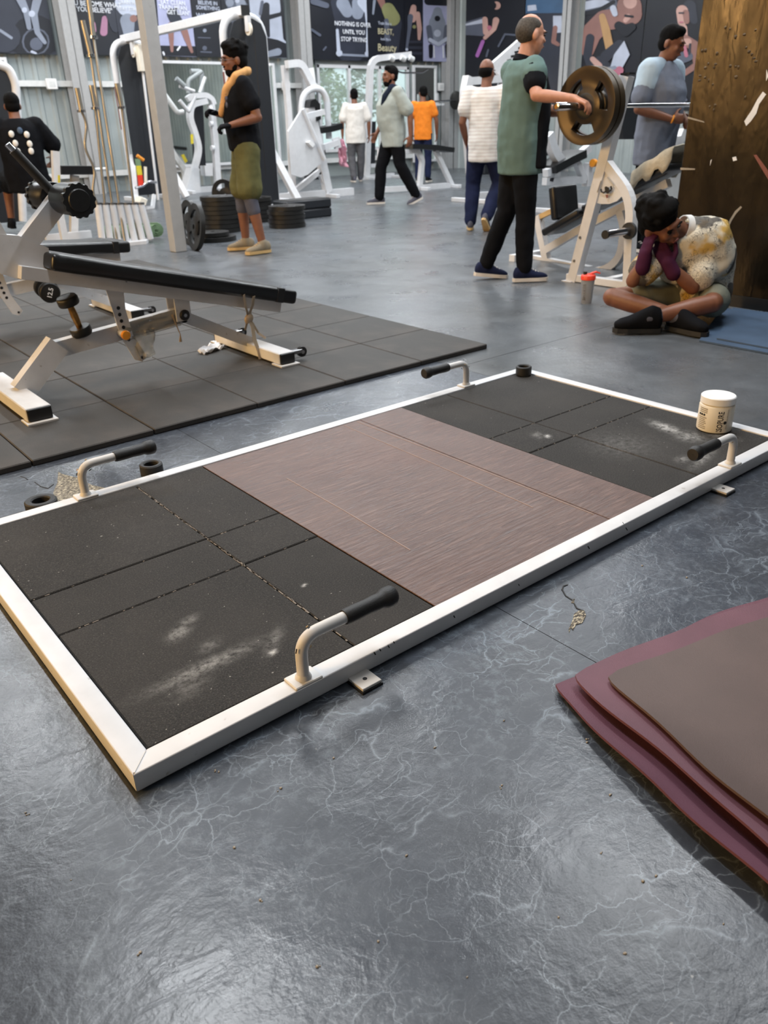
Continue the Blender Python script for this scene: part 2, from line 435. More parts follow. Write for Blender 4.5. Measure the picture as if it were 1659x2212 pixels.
def sweep(bm, pts, sec, n=10, up=None, cap=True, fr=0.0):
    """tube along a polyline. sec: radius, list of radii, or (width, height) of a box section (width along side, height along up)"""
    pts = [Vector(p) for p in pts]
    if fr: pts = fillet(pts, fr)
    N = len(pts); tang = []
    for i in range(N):
        a = pts[max(0, i-1)]; b = pts[min(N-1, i+1)]
        t = (b-a)
        if 0 < i < N-1: t = (pts[i]-a).normalized() + (b-pts[i]).normalized()
        tang.append(t.normalized() if t.length > 1e-9 else Vector((0, 0, 1)))
    rect = isinstance(sec, tuple)
    if up is None:
        up = Vector((0, 0, 1)) if abs(tang[0].z) < 0.9 else Vector((1, 0, 0))
    up = Vector(up); rings = []; prev = None
    for i in range(N):
        t = tang[i]
        if prev is None or rect: s = t.cross(up)
        else: s = prev - t*prev.dot(t)
        if s.length < 1e-6: s = t.orthogonal()
        s.normalize(); prev = s; u = s.cross(t).normalized()
        k = 1.0
        if rect and 0 < i < N-1:
            c = tang[i].dot((pts[i]-pts[i-1]).normalized()); k = 1/max(0.45, c)
        if rect:
            hw, hh = sec[0]/2, sec[1]/2
            cs = [(-hw, -hh*k), (hw, -hh*k), (hw, hh*k), (-hw, hh*k)]
        else:
            r = sec[i] if isinstance(sec, list) else sec
            cs = [(r*math.cos(2*PI*j/n), r*math.sin(2*PI*j/n)) for j in range(n)]
        rings.append([bm.verts.new(pts[i]+s*x+u*y) for x, y in cs])
    m = len(rings[0])
    for i in range(N-1):
        for j in range(m): bm.faces.new((rings[i][j], rings[i][(j+1) % m], rings[i+1][(j+1) % m], rings[i+1][j]))
    if cap:
        bm.faces.new(list(reversed(rings[0]))); bm.faces.new(rings[-1])
    return bm
def lathe(bm, prof, n=24, M=None, closed=False):
    """prof: list of (r, z); M places the axis"""
    M = M or Matrix(); rings = []
    for r, z in prof:
        if r < 1e-6: rings.append([bm.verts.new(M @ Vector((0, 0, z)))])
        else: rings.append([bm.verts.new(M @ Vector((r*math.cos(2*PI*j/n), r*math.sin(2*PI*j/n), z))) for j in range(n)])
    seq = list(zip(rings, rings[1:])) + ([(rings[-1], rings[0])] if closed else [])
    for a, b in seq:
        for j in range(n):
            k = (j+1) % n
            if len(a) == 1 and len(b) == 1: continue
            if len(a) == 1: bm.faces.new((a[0], b[k], b[j]))
            elif len(b) == 1: bm.faces.new((a[j], a[k], b[0]))
            else: bm.faces.new((a[j], a[k], b[k], b[j]))
    return bm
def axis_m(p, d):
    """matrix whose z axis is d at point p"""
    return Matrix.Translation(Vector(p)) @ Vector(d).normalized().to_track_quat('Z', 'Y').to_matrix().to_4x4()
def cyl(bm, a, b, r, n=16, r2=None):
    a, b = Vector(a), Vector(b)
    return lathe(bm, [(0, 0), (r, 0), (r if r2 is None else r2, (b-a).length), (0, (b-a).length)], n, axis_m(a, b-a))
def prism(bm, poly, d, bev=0.0):
    """closed polygon (list of points in a plane) pushed out along vector d"""
    d = Vector(d); a = [bm.verts.new(Vector(p)) for p in poly]; b = [bm.verts.new(Vector(p)+d) for p in poly]
    bm.faces.new(a); bm.faces.new(list(reversed(b))); n = len(a)
    for i in range(n): bm.faces.new((a[i], b[i], b[(i+1) % n], a[(i+1) % n]))
    return bm
def ball(bm, c, r, M=None, seg=14, rings=9):
    r = (r, r, r) if not isinstance(r, (tuple, list)) else r
    R = Matrix.Translation(Vector(c)) @ (M.to_4x4() if M is not None else Matrix()) @ Matrix.Diagonal((r[0], r[1], r[2], 1))
    bmesh.ops.create_uvsphere(bm, u_segments=seg, v_segments=rings, radius=1.0, matrix=R); return bm
def loft(bm, rings):
    """rings: (centre, half axis a, half axis b); closed tube with rounded caps"""
    n = 16; vs = []
    for c, a, b in rings:
        c, a, b = Vector(c), Vector(a), Vector(b)
        vs.append([bm.verts.new(c+a*math.cos(2*PI*j/n)+b*math.sin(2*PI*j/n)) for j in range(n)])
    for p, q in zip(vs, vs[1:]):
        for j in range(n): bm.faces.new((p[j], p[(j+1) % n], q[(j+1) % n], q[j]))
    bm.faces.new(list(reversed(vs[0]))); bm.faces.new(vs[-1]); return bm
def text_mesh(body, size, depth=0.0, align='CENTER', bold=False):
    """lettering as a mesh in the xy plane, made from the built-in font"""
    cu = bpy.data.curves.new('lettering', 'FONT'); cu.body = body; cu.size = size; cu.extrude = depth; cu.align_x = align; cu.align_y = 'CENTER'
    if bold: cu.offset = size*0.018
    cu.resolution_u = 2
    o = bpy.data.objects.new('lettering', cu); COL.objects.link(o)
    bpy.context.view_layer.update()
    me = bpy.data.meshes.new_from_object(o.evaluated_get(bpy.context.evaluated_depsgraph_get()))
    bpy.data.objects.remove(o); bpy.data.curves.remove(cu); return me

# ================================================================== the room
def build_room():
    x0, x1, y0, y1 = ROOM['x0'], ROOM['x1'], ROOM['y0'], ROOM['y1']
    f = struct('floor', box2(NB(), (x0, y0, -0.12), (x1, y1, -0.003)), 'floor_seam', 'dark grey marbled vinyl floor with pale cracks and joints')
    FRAME[f.name] = Matrix()
    # vinyl sheets laid side by side, with open joints
    xs = [0.948 + 1.447*k for k in range(-5, 11)]
    xs = [x0] + [x for x in xs if x0+0.1 < x < x1-0.1] + [x1]
    rnd = random.Random(3)
    for i in range(len(xs)-1):
        a, b = xs[i], xs[i+1]
        near = a < 2.3
        cuts = [y0, -0.9 if a < 0.9 else 1.62, 7.4, y1]
        if near: cuts = [y0, y1]
        for j in range(len(cuts)-1):
            g = 0.0012
            bm = box2(NB(), (a+g, cuts[j]+g, -0.003), (b-g, cuts[j+1]-g, rnd.uniform(-0.0006, 0.0)))
            obj('vinyl_sheet', bm, 'floor_marbled' if near else 'floor_plain', f, smooth=False)
    # bare glue where the vinyl has torn away
    for nm, px in (('torn_patch', [(126, 1019), (134, 1024), (165, 1032), (196, 1047), (228, 1055), (222, 1064), (190, 1076), (150, 1086), (118, 1082), (115, 1064), (124, 1042)]),
                   ('torn_patch', [(1262, 1318), (1266, 1330), (1258, 1346), (1244, 1350), (1238, 1362), (1233, 1356), (1230, 1368), (1228, 1360), (1236, 1342), (1240, 1326), (1250, 1320)]),
                   ('torn_patch', [(1236, 1296), (1242, 1293), (1240, 1303), (1234, 1302)])):
        prism0 = prism(NB(), [pZ(x, y, 0.0) for x, y in px], (0, 0, 0.0009))
        obj(nm, prism0, 'bare_glue', f, smooth=False)
    for pts in ([(1214, 1275), (1217, 1266), (1226, 1263)], [(1214, 1273), (1222, 1287), (1236, 1296)], [(1240, 1303), (1246, 1314), (1262, 1320)],
                [(75, 1041), (88, 1051), (104, 1055), (116, 1046)], [(44, 1029), (54, 1032), (60, 1036)], [(212, 977), (225, 974), (231, 971)], [(1480, 1716), (1490, 1722)], [(172, 973), (178, 970)]):
        obj('crack', sweep(NB(), [pZ(x, y, 0.0004) for x, y in pts], (0.0035, 0.0012), up=(0, 0, 1)), 'floor_seam', f, smooth=False)
    struct('ceiling', box2(NB(), (x0, y0, CEIL), (x1, y1, CEIL+0.1)), 'ceiling_sheet')
    # corrugated sheet walls: trapezoid ribs as geometry
    def corr(name, a, b, n_in, z1, label):
        a, b = Vector(a), Vector(b); d = (b-a); L = d.length; d.normalize(); n_in = Vector(n_in)
        pts = []; s = 0.0
        while s < L:
            for ds, h in ((0.0, 0.0), (0.13, 0.0), (0.16, 0.03), (0.22, 0.03), (0.25, 0.0)):
                if s+ds <= L: pts.append((s+ds, h))
            s += 0.25
        bm = NB()
        lo = [bm.verts.new(a+d*s+n_in*h) for s, h in pts]; hi = [bm.verts.new(a+d*s+n_in*h+Vector((0, 0, z1))) for s, h in pts]
        for i in range(len(pts)-1): bm.faces.new((lo[i], lo[i+1], hi[i+1], hi[i]))
        bl = [bm.verts.new(a-n_in*0.05), bm.verts.new(b-n_in*0.05)]
        bh = [bm.verts.new(a-n_in*0.05+Vector((0, 0, z1))), bm.verts.new(b-n_in*0.05+Vector((0, 0, z1)))]
        bm.faces.new((bl[0], bl[1], bh[1], bh[0]))
        return struct(name, bm, 'wall_sheet', label)
    # back wall sheeted around a made-up window that replaces a mirror's bright reflection
    wx0, wx1, wz0, wz1 = 11.9, 14.75, 0.55, 2.42
    wb = corr('wall_back', (x0, y1, 0), (wx0, y1, 0), (0, -1, 0), CEIL, 'grey corrugated metal wall behind the machines'); FRAME[wb.name] = Matrix()
    corr('wall_back_corner', (wx1, y1, 0), (x1, y1, 0), (0, -1, 0), CEIL, 'grey corrugated metal wall beside the mirror built as a window')
    struct('wall_back_sill', box2(NB(), (wx0, y1-0.03, 0), (wx1, y1+0.05, wz0)), 'wall_sheet'); struct('wall_back_lintel', box2(NB(), (wx0, y1-0.03, wz1), (wx1, y1+0.05, CEIL)), 'wall_sheet')
    wf = NB()
    for u in (wx0+0.03, wx0+0.95, wx0+1.9, wx1-0.03): box2(wf, (u-0.035, y1-0.10, wz0), (u+0.035, y1, wz1))
    for z in (wz0+0.03, wz1-0.03): box2(wf, (wx0, y1-0.10, z-0.035), (wx1, y1, z+0.035))
    wo = struct('window_5', wf, 'white_frame', 'wide back wall mirror, built as a bright window, behind the walking person'); FRAME[wo.name] = Matrix()
    obj('pane', box2(NB(), (wx0, y1-0.05, wz0), (wx1, y1-0.045, wz1)), 'window_glass', wo, smooth=False)
    corr('wall_right', (x1, y1, 0), (x1, y0, 0), (-1, 0, 0), CEIL, 'grey corrugated metal side wall under the posters')
    struct('wall_left', box2(NB(), (x0-0.1, y0, 0), (x0, y1, CEIL)), 'wall_front')
    # front wall, behind the camera: piers between tall windows that give on daylight
    bm = NB(); wins = [(-4.2, -2.2), (1.0, 3.0), (6.0, 8.0), (11.0, 13.0)]
    edges = [x0] + [v for w_ in wins for v in w_] + [x1]
    for i in range(0, len(edges), 2): box2(bm, (edges[i], y0-0.15, 0), (edges[i+1], y0, CEIL))
    for a, b in wins:
        box2(bm, (a, y0-0.15, 0), (b, y0, 2.2)); box2(bm, (a, y0-0.15, 3.6), (b, y0, CEIL))
    struct('wall_front', bm, 'wall_front')
    for i, (a, b) in enumerate(wins):
        wf = NB()
        for u in (a+0.03, (a+b)/2, b-0.03): box2(wf, (u-0.03, y0-0.12, 2.2), (u+0.03, y0-0.04, 3.6))
        for z in (2.23, 2.9, 3.57): box2(wf, (a, y0-0.12, z-0.03), (b, y0-0.04, z+0.03))
        o = struct('window_%d' % (i+1), wf, 'white_frame')
        FRAME[o.name] = Matrix()
        obj('pane', box2(NB(), (a, y0-0.085, 2.2), (b, y0-0.08, 3.6)), 'window_glass', o, smooth=False)
    # steel columns along the walls
    n = 1
    def steel_col(cx, cy, w_, d_, along):
        nonlocal n
        bm = NB()
        if along == 'x':
            box2(bm, (cx-w_/2, cy-d_/2, 0), (cx+w_/2, cy-d_/2+0.02, CEIL)); box2(bm, (cx-w_/2, cy+d_/2-0.02, 0), (cx+w_/2, cy+d_/2, CEIL)); box2(bm, (cx-0.012, cy-d_/2, 0), (cx+0.012, cy+d_/2, CEIL))
        else:
            box2(bm, (cx-d_/2, cy-w_/2, 0), (cx-d_/2+0.02, cy+w_/2, CEIL)); box2(bm, (cx+d_/2-0.02, cy-w_/2, 0), (cx+d_/2, cy+w_/2, CEIL)); box2(bm, (cx-d_/2, cy-0.012, 0), (cx+d_/2, cy+0.012, CEIL))
        struct('trim_%d' % n, bm, 'column_grey', 'grey steel column against the wall'); n += 1
    for cx in (6.12, 11.42): steel_col(cx, 15.95, 0.30, 0.32, 'x')
    steel_col(16.0, 15.9, 0.32, 0.32, 'x')
    for cy in (12.05, 8.6): steel_col(16.0, cy, 0.24, 0.30, 'y')
    # horizontal rails of the back wall
    for z in (1.98, 0.36): struct('trim_%d' % n, box2(NB(), (x0, 16.06, z-0.05), (11.9 if z > 1 else x1, 16.16, z+0.05)), 'rail_white', 'white horizontal rail on the back wall'); n += 1
    # round-the-corner column standing on the gym floor
    c = pZ(386, 543)
    struct('trim_%d' % n, box2(NB(), (c.x-0.065, c.y-0.065, 0), (c.x+0.065, c.y+0.065, CEIL), 0.006), 'column_grey', 'square grey steel post standing beside the plate stacks'); n += 1
build_room()

# lamps: LED battens under the ceiling plus one fill lamp added behind the camera, warm floodlights on the left wall
for i, (lx, ly) in enumerate(LAMP_SPOTS):
    t = thing('ceiling_lamp', 'white LED batten hanging under the roof', 'lamp', (lx, ly, CEIL-0.42), 0, 'LED battens under the roof')
    obj('housing', box2(NB(), (lx-0.12, ly-1.25, CEIL-0.42), (lx+0.12, ly+1.25, CEIL-0.34), 0.01), 'white_frame', t, smooth=False)
    obj('diffuser', box2(NB(), (lx-0.10, ly-1.22, CEIL-0.45), (lx+0.10, ly+1.22, CEIL-0.42)), 'lamp_glow', t, smooth=False)
    b = NB()
    for dy in (-0.9, 0.9): cyl(b, (lx, ly+dy, CEIL-0.34), (lx, ly+dy, CEIL), 0.006, 6)
    obj('hanger', b, 'steel', t)
    area_light('batten_light', (0, 0, -0.05), 0.22, 2.45, LAMP_POWER*(0.10 if ly < 0 else 1.0), LAMP_COL, (0, 0, -1), t)
for i, (lx, ly, lz) in enumerate(WARM_SPOTS):
    t = thing('flood_lamp', ('lower' if i == 0 else 'higher') + ' warm floodlight fixed to the left wall', 'lamp', (lx, ly, lz), 0, 'warm floodlights on the left wall')
    obj('housing', box2(NB(), (lx-0.12, ly-0.85, lz-0.55), (lx, ly+0.85, lz+0.55), 0.02), 'black_plastic', t, smooth=False)
    obj('lens', box2(NB(), (lx, ly-0.8, lz-0.5), (lx+0.01, ly+0.8, lz+0.5)), 'warm_glow', t, smooth=False)
    obj('bracket', box2(NB(), (lx-0.395, ly-0.1, lz-0.05), (lx-0.12, ly+0.1, lz+0.05)), 'steel', t, smooth=False)
    area_light('flood_light', (0.03, 0, 0), 1.0, 1.6, WARM_POWER, WARM_COL, (1, 0, -0.12), t)

# ------------------------------------------------------------------ rubber tiles laid on the floor
mt = thing('rubber_tile_mat', 'black square rubber tiles laid edge to edge under the benches', 'gym mat', (2.765, 1.765, 0))
PXT, PYT = 0.479, 0.503
tile_me = None
for i in range(6):
    for j in range(9):
        cx, cy = 2.765-PXT*(i+0.5), 1.765+PYT*(j+0.5)
        if tile_me is None:
            bm = box(NB(), (0, 0, 0.0125), (PXT-0.003, PYT-0.003, 0.025), None, 0.004, 1)
            tile_me = mesh_from(bm, 'rubber_tile'); tile_me.materials.append(MATS['rubber_tile_floor'])
        o = bpy.data.objects.new('rubber_tile', tile_me); COL.objects.link(o); o.parent = mt
        o.location = (cx-2.765, cy-1.765, -0.0008*((i*7+j*3) % 3))

# ------------------------------------------------------------------ posters
tones = {'k': (24, 27, 36), 'd': (46, 50, 62), 'm': (86, 92, 108), 'g': (130, 138, 154), 'l': (178, 186, 204), 'w': (214, 218, 226), 'v': (160, 164, 196),
         'p': (166, 120, 148), 's': (138, 102, 96), 'h': (186, 150, 142), 'b': (66, 96, 130), 'y': (130, 132, 92), 'o': (176, 140, 98), 'r': (176, 108, 128), 'c': (184, 178, 148), 'u': (160, 100, 170)}
for k_, c_ in tones.items(): simple('poster_' + k_, c_, 0.42, var=0.12, vscale=2.5)
def disc_poly(c, r, n=14): return [(c[0]+r*math.cos(2*PI*i/n), c[1]+r*math.sin(2*PI*i/n)) for i in range(n)]
def limb_polys(pts, rs):
    out = []
    for i, p in enumerate(pts):
        out.append(disc_poly(p, rs[i]))
        if i:
            a, b = Vector(pts[i-1]), Vector(p); d = b-a
            if d.length < 1e-6: continue
            nn = Vector((-d.y, d.x)).normalized()
            out.append([tuple(a+nn*rs[i-1]), tuple(b+nn*rs[i]), tuple(b-nn*rs[i]), tuple(a-nn*rs[i-1])])
    return out
def poster(label, P, n_in, rect, bg, shapes, texts=(), top=None):
    """P maps a frame pixel onto the wall plane; rect = corner pixels; shapes = (tone, polygons); texts = (string, px, py, size, tone)"""
    n_in = Vector(n_in)
    (ax, ay), (bx, by), (cx_, cy_), (dx, dy) = rect          # bottom-left, bottom-right, top-right, top-left
    q = [P(ax, ay), P(bx, by), P(cx_, cy_), P(dx, dy)]
    zb = (q[0].z+q[1].z)/2; zt = top or (q[2].z+q[3].z)/2
    a = Vector((q[0].x, q[0].y, zb)); b = Vector((q[1].x, q[1].y, zb))
    t = thing('poster', label, 'poster', a, 0, None)
    obj('board', prism(NB(), [a, b, Vector((b.x, b.y, zt)), Vector((a.x, a.y, zt))], n_in*-0.02), 'poster_'+bg, t, smooth=False)
    lay = 1
    for tone, polys in shapes:
        vv, ff = [], []
        for ip, poly in enumerate(polys):
            idx = []
            for x, y in poly:
                p = P(x, y)
                p = Vector((min(max(p.x, min(a.x, b.x)), max(a.x, b.x)), min(max(p.y, min(a.y, b.y)), max(a.y, b.y)), min(max(p.z, zb), zt)))
                idx.append(len(vv)); vv.append(p+n_in*(0.003*lay+0.00012*ip))
            q0, q1, q2 = vv[idx[0]], vv[idx[len(idx)//3]], vv[idx[2*len(idx)//3]]
            ff.append(idx if (q1-q0).cross(q2-q0).dot(n_in) > 0 else idx[::-1])
        lay += 1
        pme = bpy.data.meshes.new('print'); pme.from_pydata([tuple(v) for v in vv], [], ff)
        obj('print', pme, 'poster_'+tone, t, smooth=False)
    u = (b-a).normalized()
    for s_, x, y, size, tone in texts:
        me = text_mesh(s_, size*0.84, 0.0, 'CENTER', True)
        p = P(x, y)+n_in*0.003*(lay+1)
        R = Matrix((u, Vector((0, 0, 1)), u.cross(Vector((0, 0, 1))))).transposed().to_4x4()
        me.transform(Matrix.Translation(p) @ R)
        obj('lettering', me, 'poster_'+tone, t, smooth=False)
    return t
PB = lambda x, y: pY(x, y, 16.03)
L_ = limb_polys
nB = (0, -1, 0)
TOPZ = 4.5
poster('poster of a lifter gripping a barbell, left of the first wall column', PB, nB, ((-60, 114), (122, 117), (118, -5), (-60, -5)), 'd',
       [('k', L_([(75, 86)], [54])), ('m', L_([(77, 90)], [30])), ('k', L_([(77, 90)], [26])), ('m', L_([(78, 95)], [14])), ('d', L_([(-20, 60), (10, 80)], [30, 34])), ('g', L_([(0, 66), (24, 82)], [3, 3])),
        ('g', L_([(40, -10), (56, 25), (62, 60)], [10, 7, 5]) + L_([(82, -10), (72, 30), (80, 70), (96, 92)], [10, 8, 6, 4])), ('l', L_([(52, 22)], [6]) + L_([(68, 30)], [7]) + L_([(68, 112), (76, 116)], [3, 3]))], top=TOPZ)
poster('dark poster lettered you become what you believe', PB, nB, ((168, 118), (262, 119), (256, -5), (148, -5)), 'k',
       [('p', L_([(226, 40), (224, 70)], [6, 8]) + L_([(200, 52), (202, 66)], [6, 6])), ('m', L_([(240, 55), (258, 60)], [3, 3])), ('d', L_([(236, 20), (250, 60)], [12, 10]))],
       [('"YOU BECOME WHAT', 200, 9, 0.135, 'w'), ('YOU BELIEVE"', 204, 22, 0.135, 'w')], top=TOPZ)
poster('poster with a pale round shape behind a torso', PB, nB, ((263, 119), (330, 120), (322, -5), (257, -5)), 'd',
       [('l', L_([(280, 5)], [32])), ('g', L_([(275, 45), (278, 75)], [16, 11])), ('s', L_([(288, 40)], [8]))], [('TRAIN HARD', 282, 6, 0.10, 'w'), ('STAY STRONG', 283, 20, 0.10, 'w')], top=TOPZ)
poster('lavender poster lettered eat clean train mean get lean', PB, nB, ((331, 121), (424, 122), (418, -5), (323, -5)), 'v',
       [('k', [[(331, 121), (331, 98), (424, 100), (424, 122)], [(323, -5), (338, -5), (345, 90), (331, 92)]]), ('d', L_([(372, 30), (384, 52)], [12, 13])), ('s', L_([(368, 55), (370, 85), (371, 110)], [7, 5, 3]) + L_([(394, 55), (404, 85), (414, 112)], [8, 6, 3])), ('w', L_([(352, 113), (354, 118)], [2, 2]) + L_([(383, 108), (388, 101)], [2, 2]))],
       [('"EAT CLEAN', 371, 6, 0.125, 'w'), ('TRAIN MEAN', 373, 17, 0.125, 'w'), ('GET LEAN"', 385, 28, 0.125, 'w')], top=TOPZ)
poster('dark poster lettered believe in something', PB, nB, ((425, 122), (488, 123), (482, -5), (419, -5)), 'k',
       [('m', L_([(442, 104)], [5]) + L_([(434, 112), (456, 113)], [1.5, 1.5]) + L_([(428, 81), (454, 82)], [1, 1])), ('g', L_([(442, 66)], [4]))],
       [('BELIEVE IN', 448, 7, 0.115, 'l'), ('SOMETHING', 449, 18, 0.115, 'l'), ('WORK', 442, 35, 0.15, 'l')], top=TOPZ)
poster('poster of a bare grey torso above the cable tower', PB, nB, ((489, 123), (548, 124), (542, -5), (483, -5)), 'k',
       [('m', L_([(500, -5), (515, 20), (520, 60)], [16, 22, 16])), ('g', L_([(496, 6)], [9]) + L_([(520, 8)], [11])), ('l', L_([(512, 2)], [5]))], [('FITNESS', 512, 21, 0.10, 'w')], top=TOPZ)
poster('lavender poster of a dark figure kicking, beside the second wall column', PB, nB, ((549, 124), (620, 125), (615, -5), (543, -5)), 'l',
       [('k', [[(549, 124), (560, 78), (600, 86), (620, 94), (620, 125)], [(604, -5), (615, -5), (620, 90), (612, 84)]]), ('k', L_([(575, 12), (572, 40), (580, 78)], [7, 10, 3]) + L_([(578, 38), (608, 30), (616, 8)], [5, 4, 3])), ('g', L_([(600, 112), (575, 118)], [8, 6])), ('m', L_([(566, 4), (562, 30)], [3, 3]))], top=TOPZ)
poster('poster of a man holding a barbell lettered nothing is over', PB, nB, ((658, 129), (795, 131), (793, -5), (652, -5)), 'k',
       [('d', L_([(760, 5), (760, 60), (758, 110)], [46, 34, 30])), ('g', L_([(740, 8), (750, 26)], [14, 12]) + L_([(776, 6), (772, 30)], [16, 12])), ('l', L_([(783, 4), (796, 24), (797, 60), (795, 110)], [12, 9, 6, 5]) + L_([(728, 65), (731, 108)], [3, 4])),
        ('g', L_([(733, 118), (796, 121)], [2.5, 2.5])), ('l', L_([(732, 115)], [7]) + L_([(793, 116)], [6])), ('m', L_([(672, 64), (690, 76)], [2.5, 3]) + L_([(676, 3), (704, 12)], [7, 6]) + L_([(698, 108), (703, 102)], [2, 2]))],
       [('NOTHING IS OVER', 761, 53, 0.15, 'w'), ('UNTIL YOU', 763, 70, 0.15, 'w'), ('STOP TRYING', 764, 86, 0.15, 'w')], top=TOPZ)
poster('poster of an olive shirt lettered beast', PB, nB, ((796, 131), (874, 132), (874, -5), (794, -5)), 'k',
       [('s', L_([(822, -2), (830, 20)], [8, 5])), ('d', L_([(850, 50), (846, 110)], [18, 14])), ('y', L_([(838, 20), (848, 40)], [14, 16])), ('m', L_([(834, 45), (836, 85)], [5, 6])), ('g', L_([(808, 2), (805, 30)], [3, 2]))],
       [('Train like a', 830, 51, 0.11, 'l'), ('BEAST,', 832, 69, 0.20, 'c'), ('look like a', 832, 85, 0.09, 'l'), ('Beauty', 835, 104, 0.26, 'c')], top=TOPZ)
poster('poster of a runner climbing dark stairs', PB, nB, ((875, 132), (914, 132.5), (914, -5), (875, -5)), 'k',
       [('d', [[(878, 100), (912, 100), (912, 106), (878, 106)], [(878, 112), (912, 112), (912, 118), (878, 118)], [(884, 88), (912, 88), (912, 93), (884, 93)]]), ('h', L_([(893, 16), (890, 40)], [6, 9]) + L_([(902, 30), (906, 62), (905, 84)], [5, 5, 3])), ('m', L_([(886, 36), (884, 62), (878, 104)], [6, 4, 2.5])), ('l', L_([(878, 107)], [3])), ('y', L_([(894, 58)], [4]))], top=TOPZ)
poster('pale grey poster of a crouching athlete beside the corner column', PB, nB, ((915, 132.5), (974, 133), (974, -5), (915, -5)), 'v',
       [('k', L_([(925, 2), (968, 4)], [9, 9])), ('g', L_([(945, 24), (944, 50), (944, 76)], [9, 18, 16])), ('m', L_([(926, 60), (930, 88)], [6, 6]) + L_([(966, 60), (962, 88)], [7, 6])), ('k', L_([(930, 100), (930, 122)], [5, 4]) + L_([(966, 100), (968, 122)], [6, 6]) + L_([(944, 40)], [6])), ('l', L_([(944, 72)], [8]) + L_([(928, 86), (946, 96), (964, 84)], [4, 4, 4])), ('w', L_([(936, 100), (937, 124)], [1.5, 1.5]) + L_([(956, 100), (957, 124)], [1.5, 1.5]))], top=TOPZ)
PR = lambda x, y: pX(x, y, 16.13)
nR = (-1, 0, 0)
poster('dark poster of a woman gripping a purple rope', PR, nR, ((1003, 235), (1124, 235), (1122, -5), (1003, -5)), 'k',
       [('m', [[(1003, 48), (1045, 36), (1045, 78), (1003, 76)]]), ('l', [[(1003, 52), (1045, 40), (1045, 50), (1003, 56)]]), ('h', L_([(1073, 12)], [9]) + L_([(1048, 42), (1050, 70)], [6, 6]) + L_([(1072, 44), (1068, 62), (1048, 82)], [7, 5, 4])), ('k', L_([(1064, 12)], [9])), ('r', L_([(1058, 60)], [5])), ('u', L_([(1044, 90), (1032, 120)], [4, 4])),
        ('m', L_([(1078, 100), (1092, 74), (1118, 76)], [2, 2, 2]) + L_([(1056, 108), (1052, 122)], [2, 2]))], top=TOPZ)
poster('blue gym poster behind the man in the two-tone polo shirt', PR, nR, ((1126, 235), (1226, 235), (1232, -5), (1124, -5)), 'd',
       [('b', [[(1126, -5), (1230, -5), (1228, 28), (1126, 30)]]), ('l', [[(1140, 12), (1158, 10), (1160, 22), (1140, 24)], [(1195, 34), (1214, 34), (1214, 70), (1195, 72)]]), ('s', L_([(1200, 60), (1196, 90), (1206, 96)], [5, 5, 4])), ('c', L_([(1222, 105), (1220, 122)], [4, 5])), ('m', L_([(1225, 60), (1225, 100)], [3, 3]))], top=TOPZ)
poster('poster of a bearded man with headphones clasping his hands', PR, nR, ((1248, 240), (1372, 240), (1392, -5), (1252, -5)), 'k',
       [('m', [[(1255, -5), (1330, -5), (1335, 12), (1300, 26), (1258, 34)]]), ('l', [[(1262, 4), (1300, -4), (1322, 6), (1300, 14), (1262, 22)]]), ('k', L_([(1262, 30), (1296, 22), (1326, 4)], [5, 5, 4])),
        ('s', L_([(1270, 110), (1278, 72), (1306, 44), (1336, 40)], [14, 22, 22, 22]) + L_([(1360, 14), (1364, 30)], [27, 24])), ('h', L_([(1362, 4)], [15]) + L_([(1358, 36), (1352, 44)], [6, 5])),
        ('o', L_([(1302, 36), (1310, 66), (1318, 104)], [7, 9, 9])), ('k', L_([(1338, 56), (1352, 66), (1366, 58)], [10, 13, 9]) + L_([(1352, 34), (1368, 36)], [2.5, 2.5]) + L_([(1354, 60)], [5])),
        ('d', L_([(1276, 82), (1270, 120), (1284, 150)], [9, 9, 12]) + L_([(1310, 122), (1340, 96)], [12, 10]) + L_([(1296, 130), (1320, 150)], [9, 10])), ('l', L_([(1326, 18), (1330, 30)], [7, 6]) + [[(1350, 88), (1362, 118), (1344, 150), (1318, 152), (1328, 118)]]),
        ('h', L_([(1282, 128), (1296, 142)], [6, 7])), ('r', L_([(1318, 168), (1340, 152)], [10, 9])), ('g', L_([(1300, 152), (1330, 146)], [4, 4]))], top=TOPZ)
poster('dark poster of a woman in a grey sports top', PR, nR, ((1374, 240), (1512, 240), (1520, -5), (1394, -5)), 'k',
       [('k', L_([(1486, 16), (1496, 40)], [18, 12])), ('d', L_([(1490, 14), (1500, 44)], [14, 8])), ('h', L_([(1474, 24), (1474, 46)], [13, 10]) + L_([(1478, 60), (1478, 78)], [7, 8])), ('s', L_([(1482, 28), (1484, 46)], [7, 6]) + L_([(1450, 96), (1476, 86), (1500, 98)], [11, 13, 11]) + L_([(1444, 110), (1436, 150), (1462, 160)], [7, 6, 6]) + L_([(1500, 104), (1506, 140), (1480, 158)], [8, 7, 6])),
        ('h', L_([(1464, 92), (1488, 90)], [7, 7])), ('m', L_([(1450, 124), (1470, 126), (1488, 122)], [11, 13, 10])), ('d', L_([(1456, 100), (1452, 116)], [2.5, 2.5]) + L_([(1492, 96), (1490, 116)], [2.5, 2.5]) + L_([(1468, 28), (1478, 28)], [1.5, 1.5])), ('r', L_([(1480, 102), (1484, 120)], [4, 4]) + L_([(1470, 48), (1476, 48)], [1.6, 1.6])),
        ('h', L_([(1456, 152), (1466, 150), (1462, 166)], [7, 7, 6])), ('g', L_([(1458, 142), (1462, 176)], [3, 3])), ('m', L_([(1450, 205), (1470, 196), (1484, 216)], [3, 3, 3])), ('s', L_([(1446, 184), (1466, 182)], [7, 7]))], top=TOPZ)

